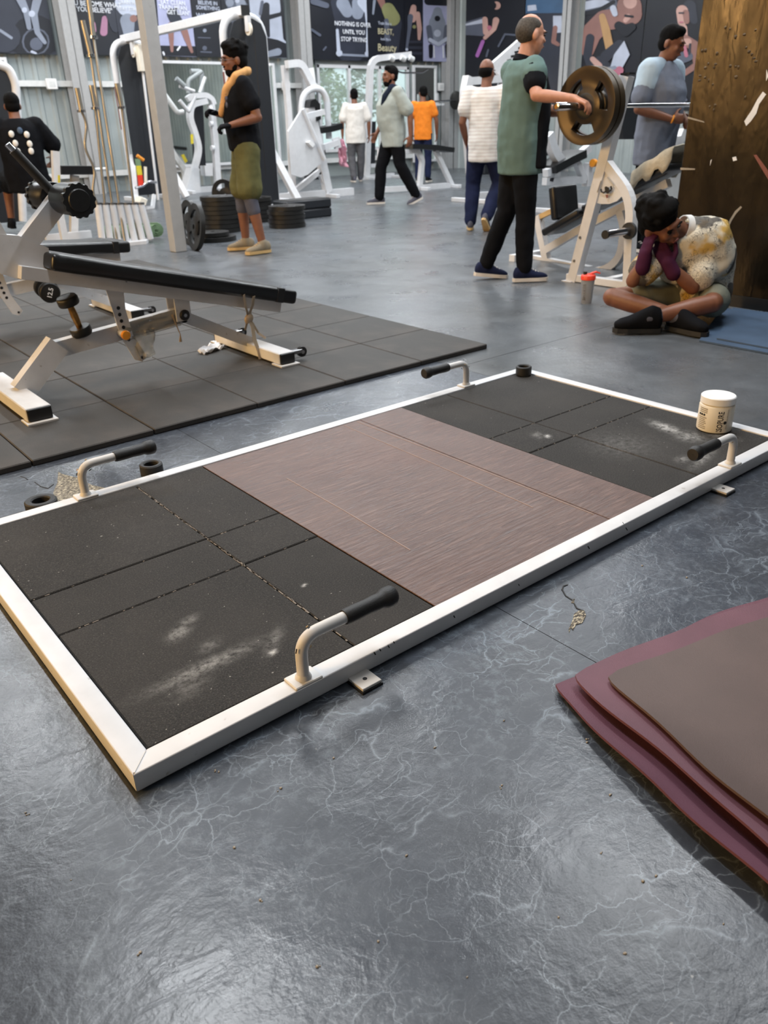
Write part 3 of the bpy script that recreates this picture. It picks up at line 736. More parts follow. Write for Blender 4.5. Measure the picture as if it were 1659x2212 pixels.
# ------------------------------------------------------------------ mirrors under the posters
def wall_mirror(label, x0, x1, z0, z1):
    t = thing('wall_mirror', label, 'mirror', ((x0+x1)/2, 16.0, z0))
    obj('glass', box2(NB(), (x0, 16.0, z0), (x1, 16.03, z1)), 'mirror_glass', t, smooth=False)
    for a, b in (((x0-0.05, 15.97, z0-0.05), (x0, 16.04, z1+0.05)), ((x1, 15.97, z0-0.05), (x1+0.05, 16.04, z1+0.05)), ((x0, 15.97, z1), (x1, 16.04, z1+0.05)), ((x0, 15.97, z0-0.05), (x1, 16.04, z0))):
        obj('frame_bar', box2(NB(), a, b), 'white_frame', t, smooth=False)
wall_mirror('tall narrow mirror on the back wall behind the person in orange', 14.85, 15.55, 0.25, 2.40)
wall_mirror('mirror on the back wall behind the chest press machine', 7.9, 10.6, 0.45, 2.36)
wall_mirror('narrow mirror on the back wall at the far left', 3.2, 4.85, 0.35, 2.34)
for x, lab in ((5.65, 'small white socket box on the wall rail left of the first column'), (10.95, 'small white socket box on the wall rail before the second column'), (15.78, 'small white lamp box on the wall by the corner column')):
    o = obj('socket_box', box2(NB(), (x-0.10, 15.99, 1.88), (x+0.10, 16.06, 2.06), 0.01), 'lid_white'); tag(o, lab, 'socket box'); origin_to(o, (x, 16.05, 1.97))
    obj('socket_face', box2(NB(), (-0.06, -0.065, -0.05), (0.06, -0.055, 0.05)), 'rail_white', o, world=False, smooth=False)

# ------------------------------------------------------------------ trees added outside to stand in for greenery reflected in the mirror
simple('leaf_green', (120, 150, 84), 0.7, var=0.3, vscale=9); simple('leaf_dark', (70, 104, 62), 0.7, var=0.3, vscale=9); simple('bark', (96, 82, 66), 0.9); simple('ground_out', (150, 148, 138), 0.9)
struct('ground_outside', box2(NB(), (-12, 16.3, -0.14), (40, 40, -0.02)), 'ground_out')
for i, (x, y, h_, m, lab) in enumerate(((14.6, 20.0, 3.0, 'leaf_green', 'pale green leafy tree added for the green in the mirror, left'), (17.6, 21.5, 3.4, 'leaf_dark', 'dark green leafy tree added for the green in the mirror, right'), (19.5, 20.2, 2.2, 'leaf_green', 'small green bush added for the green in the mirror, far right'))):
    t = thing('tree', lab, 'tree', (x, y, -0.02)); rr = random.Random(i+2); bm = NB()
    obj('trunk', sweep(NB(), [(x, y, 0), (x+0.05, y, h_*0.4), (x-0.05, y, h_*0.6)], [0.10, 0.08, 0.05], 8), 'bark', t)
    vv, ff = [], []
    for k in range(900):
        a, e, r = rr.uniform(0, 6.28), rr.uniform(-0.9, 1.5), rr.uniform(0.45, 1.0)
        c = Vector((x+0.95*r*math.cos(a)*math.cos(e), y+0.95*r*math.sin(a)*math.cos(e), h_*0.62+h_*0.36*r*math.sin(e)))
        d1 = Vector((rr.uniform(-1, 1), rr.uniform(-1, 1), rr.uniform(-1, 1))).normalized()*0.13; d2 = d1.orthogonal().normalized()*0.05
        b0 = len(vv); vv += [tuple(c-d1), tuple(c+d2), tuple(c+d1), tuple(c-d2)]; ff.append((b0, b0+1, b0+2, b0+3))
    me = bpy.data.meshes.new('foliage'); me.from_pydata(vv, [], ff); obj('foliage', me, m, t, smooth=False)['kind'] = 'stuff'

# ================================================================== lifting platform
simple('joint_dust', (132, 122, 112), 0.8, var=0.2)
PL, PW, PB_, PT = 2.497, 1.288, 0.0473, 0.0465
def build_platform():
    t = thing('lifting_platform', 'low white steel framed lifting platform with rubber tiles and a brown plywood centre', 'platform', (0, 0, 0))
    # frame bars, mitred at the corners
    def bar(poly): 
        bm = prism(NB(), [Vector((x, y, 0.004)) for x, y in poly], (0, 0, PT-0.004))
        es = [e for e in bm.edges]
        bmesh.ops.bevel(bm, geom=es, offset=0.0028, segments=2, profile=0.6, affect='EDGES', clamp_overlap=True)
        return obj('frame_bar', bm, 'white_paint', t, ang=1.2)
    b = PB_
    bar([(0, 0), (PL, 0), (PL-b, b), (b, b)]); bar([(0, PW), (b, PW-b), (PL-b, PW-b), (PL, PW)])
    bar([(0, 0), (b, b), (b, PW-b), (0, PW)]); bar([(PL, 0), (PL, PW), (PL-b, PW-b), (PL-b, b)])
    wb = NB()
    for cx, cy, sx, sy in ((0, 0, 1, 1), (PL, 0, -1, 1), (0, PW, 1, -1), (PL, PW, -1, -1)):
        sweep(wb, [(cx+sx*0.004, cy+sy*0.004, PT-0.0006), (cx+sx*(b-0.004), cy+sy*(b-0.004), PT-0.0006)], 0.0022, 6)
    obj('weld_seam', wb, 'white_paint_scuffed', t)
    obj('base_board', box2(NB(), (b, b, 0.004), (PL-b, PW-b, 0.022)), 'black_rubber', t, smooth=False)
    x1, x2, xm1, xm2 = 0.791, 1.703, 0.545, 1.9575
    zt = PT-0.003
    for (xa, xb) in ((b+0.002, xm1), (xm1, x1), (x2, xm2), (xm2, PL-b-0.002)):
        left = xb < 1.0
        for (ya, yb) in ((b+0.002, 0.542 if left else 0.551), (0.542 if left else 0.551, 0.743), (0.743, PW-b-0.002)):
            dz = random.uniform(-0.0012, 0.0010)
            g = 0.0016
            bm = box2(NB(), (xa+g, ya+g, 0.022), (xb-g, yb-g, zt+dz), 0.003, 1)
            obj('rubber_tile', bm, 'rubber_tile_platform', t, smooth=False)
    # joint dust in the tile seams
    jd = NB()
    rj = random.Random(8)
    for k in range(120):
        y = rj.uniform(b+0.01, PW-b-0.03); l_ = rj.uniform(0.004, 0.022); x = xm1+rj.uniform(-0.0015, 0.0015)
        sweep(jd, [(x, y, zt-0.0014), (x+rj.uniform(-0.001, 0.001), y+l_, zt-0.0014)], (rj.uniform(0.0015, 0.0045), 0.0016), up=(0, 0, 1))
    for k in range(60):
        x = rj.choice((rj.uniform(b+0.01, x1-0.03), rj.uniform(x2+0.01, PL-b-0.03))); y = rj.choice((0.542, 0.743)) if x < 1 else rj.choice((0.551, 0.743)); l_ = rj.uniform(0.003, 0.012)
        sweep(jd, [(x, y+rj.uniform(-0.001, 0.001), zt-0.0014), (x+l_, y, zt-0.0014)], (rj.uniform(0.001, 0.003), 0.0016), up=(0, 0, 1))
    obj('joint_dust', jd, 'joint_dust', t, smooth=False)['kind'] = 'stuff'
    # plywood: two sheets
    for xa, xb in ((x1, 1.484), (1.484, x2)):
        bm = box2(NB(), (xa+0.001, b+0.001, 0.022), (xb-0.0004, PW-b-0.001, zt-0.0005 if xa < 1 else zt+0.0004), 0.0012)
        obj('plywood_sheet', bm, 'plywood_brown', t, smooth=False)
    for xa, ya, xb, yb in ((1.40, PW-b-0.01, 1.38, 0.25), (1.465, PW-b-0.01, 1.475, 0.10), (0.95, 0.95, 0.93, 0.30)):
        obj('scratch', sweep(NB(), [(xa, ya, zt+0.0), ((xa+xb)/2+0.004, (ya+yb)/2, zt+0.0), (xb, yb, zt+0.0)], (0.0022, 0.0012), up=(0, 0, 1)), 'scuff_line', t, smooth=False)
    # handles
    def handle(x, y, sx):
        bm = box2(NB(), (x-0.034, y-0.0245, PT-0.001), (x+0.034, y+0.0245, PT+0.0065), 0.002)
        hp = obj('handle_plate', bm, 'white_paint_scuffed', t, smooth=False)
        pts = fillet([(x, y, PT+0.004), (x, y, 0.152), (x+sx*0.125, y, 0.152)], 0.085, 9)
        tube = obj('handle_tube', sweep(NB(), pts, 0.0133, 16), 'white_paint_scuffed', t)
        wl = lathe(NB(), [(0.0133, 0.010), (0.0175, 0.004), (0.0185, 0.0)], 16, Matrix.Translation((x, y, PT+0.0062)))
        obj('weld_collar', wl, 'white_paint_scuffed', hp)
        gp = lathe(NB(), [(0, 0), (0.0165, 0), (0.0178, 0.004), (0.0182, 0.03), (0.0172, 0.06), (0.0185, 0.085), (0.0178, 0.098), (0.0225, 0.108), (0.0240, 0.118), (0.0236, 0.132), (0.0185, 0.139), (0, 0.140)], 22, axis_m((x+sx*0.113, y, 0.152), (sx, 0, 0)))
        gr = obj('grip', gp, 'black_rubber', t)
        obj('grip_vent', cyl(NB(), (x+sx*0.2525, y, 0.152), (x+sx*0.2537, y, 0.152), 0.0024, 8), 'print_black', gr)
        for k in range(5):
            a = random.uniform(0, 6.28); i = random.randrange(2, 10); p = pts[i]
            d = (pts[i+1]-pts[i-1]).normalized(); s_ = d.orthogonal(); s_.rotate(Matrix.Rotation(a, 3, d)); c = p+s_*0.0131
            obj('paint_chip', sweep(NB(), [c-d*random.uniform(0.002, 0.006), c+d*random.uniform(0.002, 0.006)], random.uniform(0.0008, 0.0016), 6), 'sole_tan' if k % 2 else 'floor_seam', tube)
    handle(0.389, 0.0237, 1); handle(0.389, PW-0.0237, 1); handle(2.103, 0.0237, -1); handle(2.103, PW-0.0237, -1)
    # scuffs along the near bar
    for x, y, l_ in ((808, 1409, 5), (820, 1402, 4), (838, 1394, 5), (850, 1386, 3), (1352, 1140, 5), (1345, 1128, 4), (1270, 1180, 5), (640, 1560, 5), (420, 1650, 6), (980, 1330, 4), (1120, 1262, 3)):
        a_ = pY(x, y, -0.0004); b_ = pY(x+l_*0.6, y+l_, -0.0004)
        obj('paint_chip', sweep(NB(), [a_, b_], random.uniform(0.0007, 0.0016), 6), 'floor_seam', t)
    # bolt-down tabs
    for x in (0.513, 1.985):
        bm = box2(NB(), (x-0.026, -0.052, 0.006), (x+0.026, 0.002, 0.013), 0.001)
        o = obj('floor_tab', bm, 'white_paint_scuffed', t, smooth=False)
        obj('bolt_hole', cyl(NB(), (x, -0.026, 0.0131), (x, -0.026, 0.0135), 0.0052, 14), 'print_black', o)
        obj('rubber_pad', box2(NB(), (x-0.028, -0.054, 0.0), (x+0.028, 0.0, 0.0058)), 'black_rubber', o, smooth=False)
    # feet pads that keep the frame off the floor
    for x in (0.05, 0.9, 1.6, PL-0.05):
        for y in (0.024, PW-0.024): obj('foot_pad', box2(NB(), (x-0.02, y-0.02, 0.0), (x+0.02, y+0.02, 0.005)), 'black_rubber', t, smooth=False)
build_platform()
# crumbs and specks on the vinyl
cb_ = NB(); rc = random.Random(21)
for x, y in [(466, 1664), (470, 1668), (604, 1706), (1268, 1600), (1272, 1604), (1316, 1718), (1322, 1716), (1300, 1840), (1420, 1895), (1390, 1900), (566, 1948), (690, 2090), (820, 2030), (1005, 2108), (1350, 2060), (1090, 1560), (940, 1612), (722, 1640), (150, 1900), (300, 2060), (1560, 2000), (1480, 1250), (1390, 1225), (1080, 1700), (880, 1850), (505, 1830), (1205, 1980), (60, 1760)]:
    for q in range(rc.choice((1, 1, 2, 3))):
        c = pZ(x+rc.uniform(-5, 5), y+rc.uniform(-4, 4)); r = rc.uniform(0.0012, 0.0032)
        ball(cb_, (c.x, c.y, r*0.3), (r, r*rc.uniform(0.6, 1.2), r*0.6), seg=6, rings=4)
o = obj('floor_crumbs', cb_, 'print_grey', smooth=False); tag(o, 'pale crumbs and grit scattered on the vinyl floor', 'grit', kind='stuff')

# rubber rings lying about
def ring(label, c, R, r, h, tilt=0):
    e = 0.004
    prof = [(R-e, 0), (R, e), (R, h-e), (R-e, h), (r+e, h), (r, h-e), (r, e), (r+e, 0)]
    o = obj('rubber_ring', lathe(NB(), prof, 32, Matrix.Translation(c), closed=True), 'black_rubber')
    tag(o, label, 'ring', 'loose rubber rings by the platform'); origin_to(o, c)
ring('larger black rubber ring on the floor beside the far left platform corner', (0.272, 1.352, 0.0), 0.050, 0.027, 0.042)
ring('black rubber ring on the floor beside the far platform bar, under the grip', (0.668, 1.392, 0.0), 0.040, 0.024, 0.043)
ring('black rubber ring standing on the far corner of the platform tiles', (2.413, 1.203, PT-0.002), 0.036, 0.024, 0.042)

# supplement tub
def build_tub():
    c = pZ(1541, 926, 0.044); c.z = PT-0.002
    R, h = 0.062, 0.132
    t = thing('supplement_tub', 'cream plastic tub with a white screw lid, lettered ISOPURE, standing on the chalky tile', 'tub', c)
    obj('body', lathe(NB(), [(0, 0), (R-0.006, 0), (R-0.001, 0.004), (R, 0.010), (R, h*0.72), (R-0.002, h*0.755), (R-0.006, h*0.775), (R-0.006, h*0.80), (0, h*0.80)], 48, Matrix.Translation(c)), 'cream_plastic', t)
    obj('lid', lathe(NB(), [(R-0.004, h*0.795), (R-0.001, h*0.80), (R-0.001, h*0.975), (R-0.004, h*0.998), (R-0.010, h), (R-0.016, h*0.992), (0, h*0.992)], 48, Matrix.Translation(c)), 'lid_white', t)
    tc = math.atan2(CAM_POS.y-c.y, CAM_POS.x-c.x)          # side turned to the viewer
    def wrap(me, ang, z, up):
        for v in me.vertices:
            x, y = v.co.x, v.co.y
            s_, zz = (-y, x) if up else (x, y)
            a = ang + s_/R; v.co = (c.x+(R+0.0006)*math.cos(a), c.y+(R+0.0006)*math.sin(a), c.z+z+zz)
        return me
    me = text_mesh('ISOPURE', 0.0225, 0, 'CENTER', True)
    for v in me.vertices: v.co.x *= 0.90; v.co.y *= 1.25
    obj('lettering', wrap(me, tc+0.33, h*0.36, True), 'print_black', t, smooth=False)
    me = text_mesh('ZERO CARB PROTEIN', 0.0078, 0, 'CENTER')
    obj('lettering', wrap(me, tc+0.72, h*0.42, True), 'print_grey', t, smooth=False)
    ol = NB()
    for i in range(12):
        z = h*0.10+i*h*0.051; 
        a0 = tc-1.05; a1 = tc-0.48-(0.05*(i % 3) if i not in (0, 1, 10, 11) else 0)
        if i in (7, 8): continue
        n = 6; vs = []
        for zz in (z, z+h*0.026):
            vs.append([ol.verts.new((c.x+(R+0.0005)*math.cos(a0+(a1-a0)*k/n), c.y+(R+0.0005)*math.sin(a0+(a1-a0)*k/n), c.z+zz)) for k in range(n+1)])
        for k in range(n): ol.faces.new((vs[0][k], vs[0][k+1], vs[1][k+1], vs[1][k]))
    obj('ingredient_print', ol, 'print_grey', t, smooth=False)['kind'] = 'stuff'
    for k in range(3):
        a = tc-1.0+0.17*k; p = Vector((c.x+(R+0.0002)*math.cos(a), c.y+(R+0.0002)*math.sin(a), c.z+h*0.50))
        obj('round_mark', cyl(NB(), p, p+Vector((math.cos(a), math.sin(a), 0))*0.0009, 0.0042, 12), 'print_black', t)
    a = tc+0.60; p = Vector((c.x+(R+0.0002)*math.cos(a), c.y+(R+0.0002)*math.sin(a), c.z+h*0.33))
    obj('round_mark', cyl(NB(), p, p+Vector((math.cos(a), math.sin(a), 0))*0.0009, 0.0062, 12), 'print_black', t)
build_tub()

# ------------------------------------------------------------------ exercise mats at the right edge
def mat_sheet(name, label, matname, corner, top_px, low_px, z, lift, thick=0.006, lu=1.8, lv=0.62, seed=1, top_bend=0.0, group=None):
    c = pZ(*corner, z); u = (pZ(*top_px, z)-c).normalized(); v = (pZ(*low_px, z)-c).normalized()
    nu, nv = 40, 26; rnd = random.Random(seed); bm = NB()
    def pos(i, j):
        s_, t_ = i/nu*lu, j/nv*lv
        p = c + u*s_ + v*t_
        # rounded corner
        if s_ < 0.03 and t_ < 0.03: p += (u+v)*max(0, (0.03-s_-t_))*0.25
        p += v*(0.010*math.sin(s_*7+seed)+0.004*math.sin(s_*19+seed)) * (1-t_/lv)**2
        p += u*(0.008*math.sin(t_*9+seed*2)+0.003*math.sin(t_*23+seed)) * max(0, 1-s_/0.4)
        e = max(0.0, 1-s_/0.10)
        zz = z + lift*e*e*(0.25+0.75*min(1, t_/0.35)) + 0.0025*max(0, mnoise.noise(Vector((s_*4+seed*3, t_*4, 0))))
        return Vector((p.x, p.y, zz))
    top = [[bm.verts.new(pos(i, j)+Vector((0, 0, thick))) for j in range(nv+1)] for i in range(nu+1)]
    bot = [[bm.verts.new(pos(i, j)) for j in range(nv+1)] for i in range(nu+1)]
    for i in range(nu):
        for j in range(nv):
            bm.faces.new((top[i][j], top[i+1][j], top[i+1][j+1], top[i][j+1])); bm.faces.new((bot[i][j], bot[i][j+1], bot[i+1][j+1], bot[i+1][j]))
    for i in range(nu):
        for j in (0, nv): bm.faces.new((top[i][j], top[i+1][j], bot[i+1][j], bot[i][j]))
    for j in range(nv):
        for i in (0, nu): bm.faces.new((top[i][j], top[i][j+1], bot[i][j+1], bot[i][j]))
    o = obj(name, bm, matname, None, True, ang=0.9); tag(o, label, 'exercise mat', group or 'exercise mats stacked at the right'); origin_to(o, c); return o
mat_sheet('exercise_mat', 'textured maroon exercise mat, lowest of the stack on the floor', 'mat_maroon', (1174, 1484), (1330, 1423), (1396, 1705), 0.0015, 0.034, seed=1)
mat_sheet('exercise_mat', 'smooth maroon exercise mat, middle of the stack', 'mat_plum', (1226, 1455), (1446, 1377), (1450, 1664), 0.0260, 0.014, seed=2)
mat_sheet('exercise_mat', 'brown exercise mat lying on top of the stack', 'mat_brown', (1305, 1476), (1520, 1386), (1510, 1654), 0.0365, 0.016, seed=4)
# blue mat by the pillar
bc = pZ(1500, 736, 0.0)
bp = [(3.672, 0.30), (3.665, 1.06), (4.50, 1.40), (4.56, 0.30)]
o = obj('exercise_mat', prism(NB(), [Vector((x, y, 0.001)) for x, y in bp], (0, 0, 0.009)), 'blue_mat', smooth=False)
tag(o, 'blue exercise mat beside the black pillar', 'exercise mat'); origin_to(o, (4.0, 0.6, 0.0))
o2 = obj('exercise_mat', prism(NB(), [Vector((x, y, 0.011)) for x, y in ((3.73, 0.30), (3.735, 1.00), (4.50, 1.33), (4.56, 0.30))], (0, 0, 0.008)), 'blue_mat', smooth=False)
tag(o2, 'upper blue exercise mat lying on another beside the black pillar', 'exercise mat'); origin_to(o2, (4.0, 0.6, 0.011))

# ------------------------------------------------------------------ benches
def slab(bm, a, b, y0, y1, thick, bev=0.0, seg=2):
    """plank between two (x, z) points, spanning y0..y1, thickness below the line"""
    ax, az = a; bx, bz = b; L = math.hypot(bx-ax, bz-az); an = math.atan2(bz-az, bx-ax)
    n = Vector((-math.sin(an), 0, math.cos(an)))
    c = Vector(((ax+bx)/2, (y0+y1)/2, (az+bz)/2)) - n*thick/2
    return box(bm, c, (L, abs(y1-y0), thick), Matrix.Rotation(-an, 3, 'Y'), bev, seg)
def beam(bm, pts, wy, h, yc):
    return sweep(bm, [Vector((x, yc, z)) for x, z in pts], (wy, h), up=(0, 0, 1) if True else None)
def build_bench(label, dx, dy, pad, near):
    yc = 2.52+dy; X = lambda v: v+dx
    t = thing('adjustable_bench', label, 'bench', (X(1.15), yc, 0.025), 0, 'decline benches on the rubber tiles')
    for x0_, x1_ in ((0.490, 0.595), (1.715, 1.805)):
        a, b = yc-0.345, yc+0.345
        cb = obj('cross_foot', box2(NB(), (X(x0_), a+0.012, 0.033), (X(x1_), b-0.012, 0.088), 0.004), 'white_paint', t, smooth=False)
        for y in (a, b):
            s_ = 1 if y == a else -1
            obj('end_cap', box2(NB(), (X(x0_)+0.003, y, 0.034), (X(x1_)-0.003, y+s_*0.013, 0.086), 0.003), 'black_plastic', cb, smooth=False)
            obj('foot_plate', box2(NB(), (X(x0_)-0.010, y-s_*0.022, 0.025), (X(x1_)+0.010, y+s_*0.07, 0.032)), 'white_paint_scuffed', cb, smooth=False)
    obj('leg', sweep(NB(), [(X(0.575), yc, 0.07), (X(0.770), yc, 0.250)], (0.062, 0.095), up=(0, 0, 1)), 'white_paint', t, smooth=False)
    obj('main_beam', sweep(NB(), [(X(0.735), yc, 0.226), (X(1.395), yc, 0.286)], (0.05, 0.072), up=(0, 0, 1)), 'white_paint', t, smooth=False)
    obj('leg', sweep(NB(), [(X(1.37), yc, 0.285), (X(1.765), yc, 0.075)], (0.05, 0.055), up=(0, 0, 1)), 'white_paint', t, smooth=False)
    pv = obj('pivot_bracket', box2(NB(), (X(1.335), yc-0.045, 0.262), (X(1.415), yc-0.037, 0.42), 0.002), 'white_paint', t, smooth=False)
    obj('pivot_bracket', box2(NB(), (X(1.335), yc+0.037, 0.262), (X(1.415), yc+0.045, 0.42), 0.002), 'white_paint', t, smooth=False)
    bl = obj('pivot_bolt', lathe(NB(), [(0, 0), (0.026, 0), (0.026, 0.006), (0.020, 0.012), (0, 0.012)], 20, axis_m((X(1.378), yc-0.045, 0.29), (0, -1, 0))), 'black_plastic', t)
    obj('bolt_socket', cyl(NB(), (X(1.378), yc-0.057, 0.29), (X(1.378), yc-0.059, 0.29), 0.009, 6), 'steel', bl)
    # upholstered pad on its frame
    (pax, paz), (pbx, pbz) = pad
    ang = math.atan2(pbz-paz, pbx-pax)
    tx = lambda s_, d: (X(pax)+s_*math.cos(ang)-d*math.sin(ang), paz+s_*math.sin(ang)+d*math.cos(ang))
    L = math.hypot(pbx-pax, pbz-paz)
    bm = NB(); slab(bm, tx(0, 0), tx(L, 0), yc-0.14, yc+0.14, 0.070, 0.018, 3)
    pd = obj('pad', bm, 'black_vinyl', t)
    bm = NB(); slab(bm, tx(L*0.90, 0.002), tx(L*0.935, 0.002), yc-0.1415, yc+0.1415, 0.073, 0.003, 1)
    obj('tape_band', bm, 'black_plastic', pd)
    obj('pad_frame', slab(NB(), tx(-0.10, -0.070), tx(L-0.05, -0.070), yc-0.075, yc+0.075, 0.055, 0.002, 1), 'white_paint', t, smooth=False)
    sc = obj('screw', cyl(NB(), Vector((tx(0.35, -0.075)[0], yc-0.0755, tx(0.35, -0.075)[1])), Vector((tx(0.35, -0.075)[0], yc-0.079, tx(0.35, -0.075)[1])), 0.004, 8), 'steel', t)
    # V shaped roller holder
    vx, vz = tx(-0.13, -0.085)
    obj('post_gusset', prism(NB(), [Vector((vx+a_, yc-0.032, vz+b2_)) for a_, b2_ in ((-0.045, -0.02), (0.03, -0.055), (0.16, -0.045), (0.17, 0.06), (0.06, 0.12), (-0.055, 0.14))], (0, 0.064, 0)), 'white_paint', t, smooth=False)
    h1 = obj('roller_post', sweep(NB(), [(vx-0.005, yc, vz-0.005), (vx+0.255, yc, vz+0.235)], (0.06, 0.075), up=(0, 0, 1)), 'white_paint', t, smooth=False)
    h2 = obj('roller_post', sweep(NB(), [(vx+0.02, yc, vz-0.02), (vx-0.075, yc, vz+0.30)], (0.06, 0.075), up=(1, 0, 0)), 'white_paint', t, smooth=False)
    for (rx, rz) in ((vx+0.265, vz+0.25), (vx-0.085, vz+0.33)):
        for s_ in (-1, 1):
            a, b = yc+s_*0.045, yc+s_*0.245
            ro = obj('foam_roller', lathe(NB(), [(0, 0), (0.060, 0), (0.062, 0.004), (0.062, 0.172), (0, 0.172)], 32, axis_m((rx, a, rz), (0, s_, 0))), 'black_vinyl', t)
            bm = NB(); prof = []; n = 56
            for z_ in (0.170, 0.196):
                prof.append([bm.verts.new(axis_m((rx, a, rz), (0, s_, 0)) @ Vector(((0.068 if (k//2) % 2 == 0 else 0.0625)*math.cos(2*PI*k/n), (0.068 if (k//2) % 2 == 0 else 0.0625)*math.sin(2*PI*k/n), z_))) for k in range(n)])
            for k in range(n): bm.faces.new((prof[0][k], prof[0][(k+1) % n], prof[1][(k+1) % n], prof[1][k]))
            bm.faces.new(prof[1]); bm.faces.new(list(reversed(prof[0])))
            lathe(bm, [(0, 0.200), (0.042, 0.200), (0.046, 0.1955), (0, 0.1955)], 28, axis_m((rx, a, rz), (0, s_, 0)))
            obj('roller_cap', bm, 'black_plastic', ro, smooth=False)
            obj('cap_hole', cyl(NB(), (rx, a+s_*0.2001, rz), (rx, a+s_*0.2008, rz), 0.008, 12), 'print_black', ro)
        obj('roller_axle', cyl(NB(), (rx, yc-0.06, rz), (rx, yc+0.06, rz), 0.016, 12), 'steel', t)
    gx, gz = vx+0.255, vz+0.235
    hb = obj('handle_bar', sweep(NB(), [(gx+0.03, yc, gz-0.02), (gx-0.135, yc, gz+0.205)], [0.020, 0.0185], 14), 'black_rubber', t)
    obj('bar_tip', sweep(NB(), [(gx-0.135, yc, gz+0.205), (gx-0.153, yc, gz+0.228)], 0.013, 12), 'chrome', hb)
    # selector plate with its row of holes, pull pin
    pts = [(X(1.02), 0.46), (X(1.10), 0.44), (X(1.095), 0.36), (X(1.11), 0.24), (X(1.16), 0.13), (X(1.135), 0.105), (X(1.10), 0.12), (X(1.05), 0.24), (X(1.035), 0.36)]
    sp = obj('selector_plate', prism(NB(), [Vector((x, yc-0.036, z)) for x, z in pts], (0, 0.006, 0)), 'white_paint', t, smooth=False)
    for k in range(6):
        z = 0.37-0.030*k; x = X(1.062)+0.0016*k*k*0.6
        obj('selector_hole', cyl(NB(), (x, yc-0.0362, z), (x, yc-0.0372, z), 0.0085, 12), 'print_black', sp)
    obj('selector_hole', cyl(NB(), (X(1.135), yc-0.0362, 0.125), (X(1.135), yc-0.0372, 0.125), 0.007, 12), 'print_black', sp)
    if near:
        pn = obj('pin_housing', cyl(NB(), (X(1.055), yc-0.025, 0.255), (X(1.055), yc-0.075, 0.255), 0.016, 16), 'white_paint', t)
        obj('pull_knob', lathe(NB(), [(0, 0), (0.016, 0), (0.021, 0.006), (0.022, 0.018), (0.019, 0.024), (0, 0.025)], 20, axis_m((X(1.055), yc-0.075, 0.255), (0, -1, 0))), 'orange_plastic', pn)
    for y in (yc-0.30, yc+0.30):
        wb = obj('wheel_bracket', box2(NB(), (X(1.80), y-0.016, 0.062), (X(1.868), y+0.016, 0.082), 0.002), 'steel', t, smooth=False)
        obj('wheel', lathe(NB(), [(0, -0.012), (0.016, -0.012), (0.026, -0.010), (0.026, 0.010), (0.016, 0.012), (0, 0.012)], 22, axis_m((X(1.872), y, 0.066), (0, 1, 0))), 'black_rubber', t)
        obj('wheel_hub', cyl(NB(), (X(1.872), y-0.0125, 0.066), (X(1.872), y-0.015, 0.066), 0.010, 12), 'chrome', t)
    return t
build_bench('white framed decline bench with a tied plastic ribbon, nearer the lifting platform', 0, 0, ((0.785, 0.650), (1.985, 0.333)), True)
build_bench('white framed bench with a nearly level black pad, behind the decline bench', -0.10, 1.57, ((0.70, 0.55), (1.87, 0.475)), False)

# plastic left on the near bench
def crumple(name, label, pts, matname, amp, n=10, seed=0, cat='plastic', group=None, grid=None):
    """loose sheet through a quad of points with crumpled relief"""
    a, b, c, d = [Vector(p) for p in pts]; bm = NB(); m = n
    nrm = (b-a).cross(d-a).normalized()
    vs = [[None]*(m+1) for _ in range(n+1)]
    for i in range(n+1):
        for j in range(m+1):
            u, v = i/n, j/m; p = (a*(1-u)+b*u)*(1-v)+(d*(1-u)+c*u)*v
            p = p+nrm*amp*mnoise.noise(Vector((u*5+seed, v*5, seed*1.7)))*2 + (b-a)*0.05*mnoise.noise(Vector((v*4+seed, 3, u)))
            vs[i][j] = bm.verts.new(p)
    for i in range(n):
        for j in range(m): bm.faces.new((vs[i][j], vs[i+1][j], vs[i+1][j+1], vs[i][j+1]))
    o = obj(name, bm, matname); sol = o.modifiers.new('thickness', 'SOLIDIFY'); sol.thickness = 0.0006
    tag(o, label, cat); origin_to(o, (Vector(pts[2])+Vector(pts[3]))/2); return o
yb = 2.52
crumple('plastic_wrap', 'clear crumpled plastic wrap around the beam of the near bench', ((1.06, yb-0.029, 0.295), (1.36, yb-0.030, 0.322), (1.36, yb-0.034, 0.242), (1.06, yb-0.036, 0.215)), 'plastic_wrap', 0.006, 14, 3)
crumple('plastic_wrap', 'torn clear plastic sheet hanging below the orange knob', ((1.10, yb-0.036, 0.25), (1.22, yb-0.036, 0.255), (1.20, yb-0.045, 0.13), (1.12, yb-0.05, 0.11)), 'plastic_wrap', 0.012, 12, 5)
def ribbon():
    t = thing('plastic_ribbon', 'tan plastic strip knotted around the low end of the near bench', 'ribbon', (1.72, 2.42, 0.09))
    def strip(pts, w_): 
        bm = sweep(NB(), pts, (w_, 0.0015), up=(0.35, -1, 0.2)); obj('strip', bm, 'plastic_ribbon', t, smooth=False)
    K = Vector((1.70, 2.415, 0.235))
    strip([(1.715, 2.375, 0.345), (1.712, 2.39, 0.30), (1.702, 2.405, 0.265), K], 0.020)
    strip([(1.660, 2.375, 0.36), (1.672, 2.39, 0.30), (1.69, 2.41, 0.255), K], 0.016)
    strip([K, (1.705, 2.40, 0.19), (1.70, 2.385, 0.13), (1.712, 2.375, 0.07), (1.71, 2.36, 0.030)], 0.026)
    strip([K, (1.72, 2.42, 0.20), (1.745, 2.42, 0.15), (1.775, 2.40, 0.12)], 0.014)
    strip([K, (1.685, 2.42, 0.21), (1.675, 2.425, 0.175)], 0.014)
    bm = NB(); ball(bm, K, (0.022, 0.016, 0.024)); ball(bm, K+Vector((-0.016, -0.004, -0.008)), (0.015, 0.013, 0.02)); obj('knot', bm, 'plastic_ribbon', t)
ribbon()
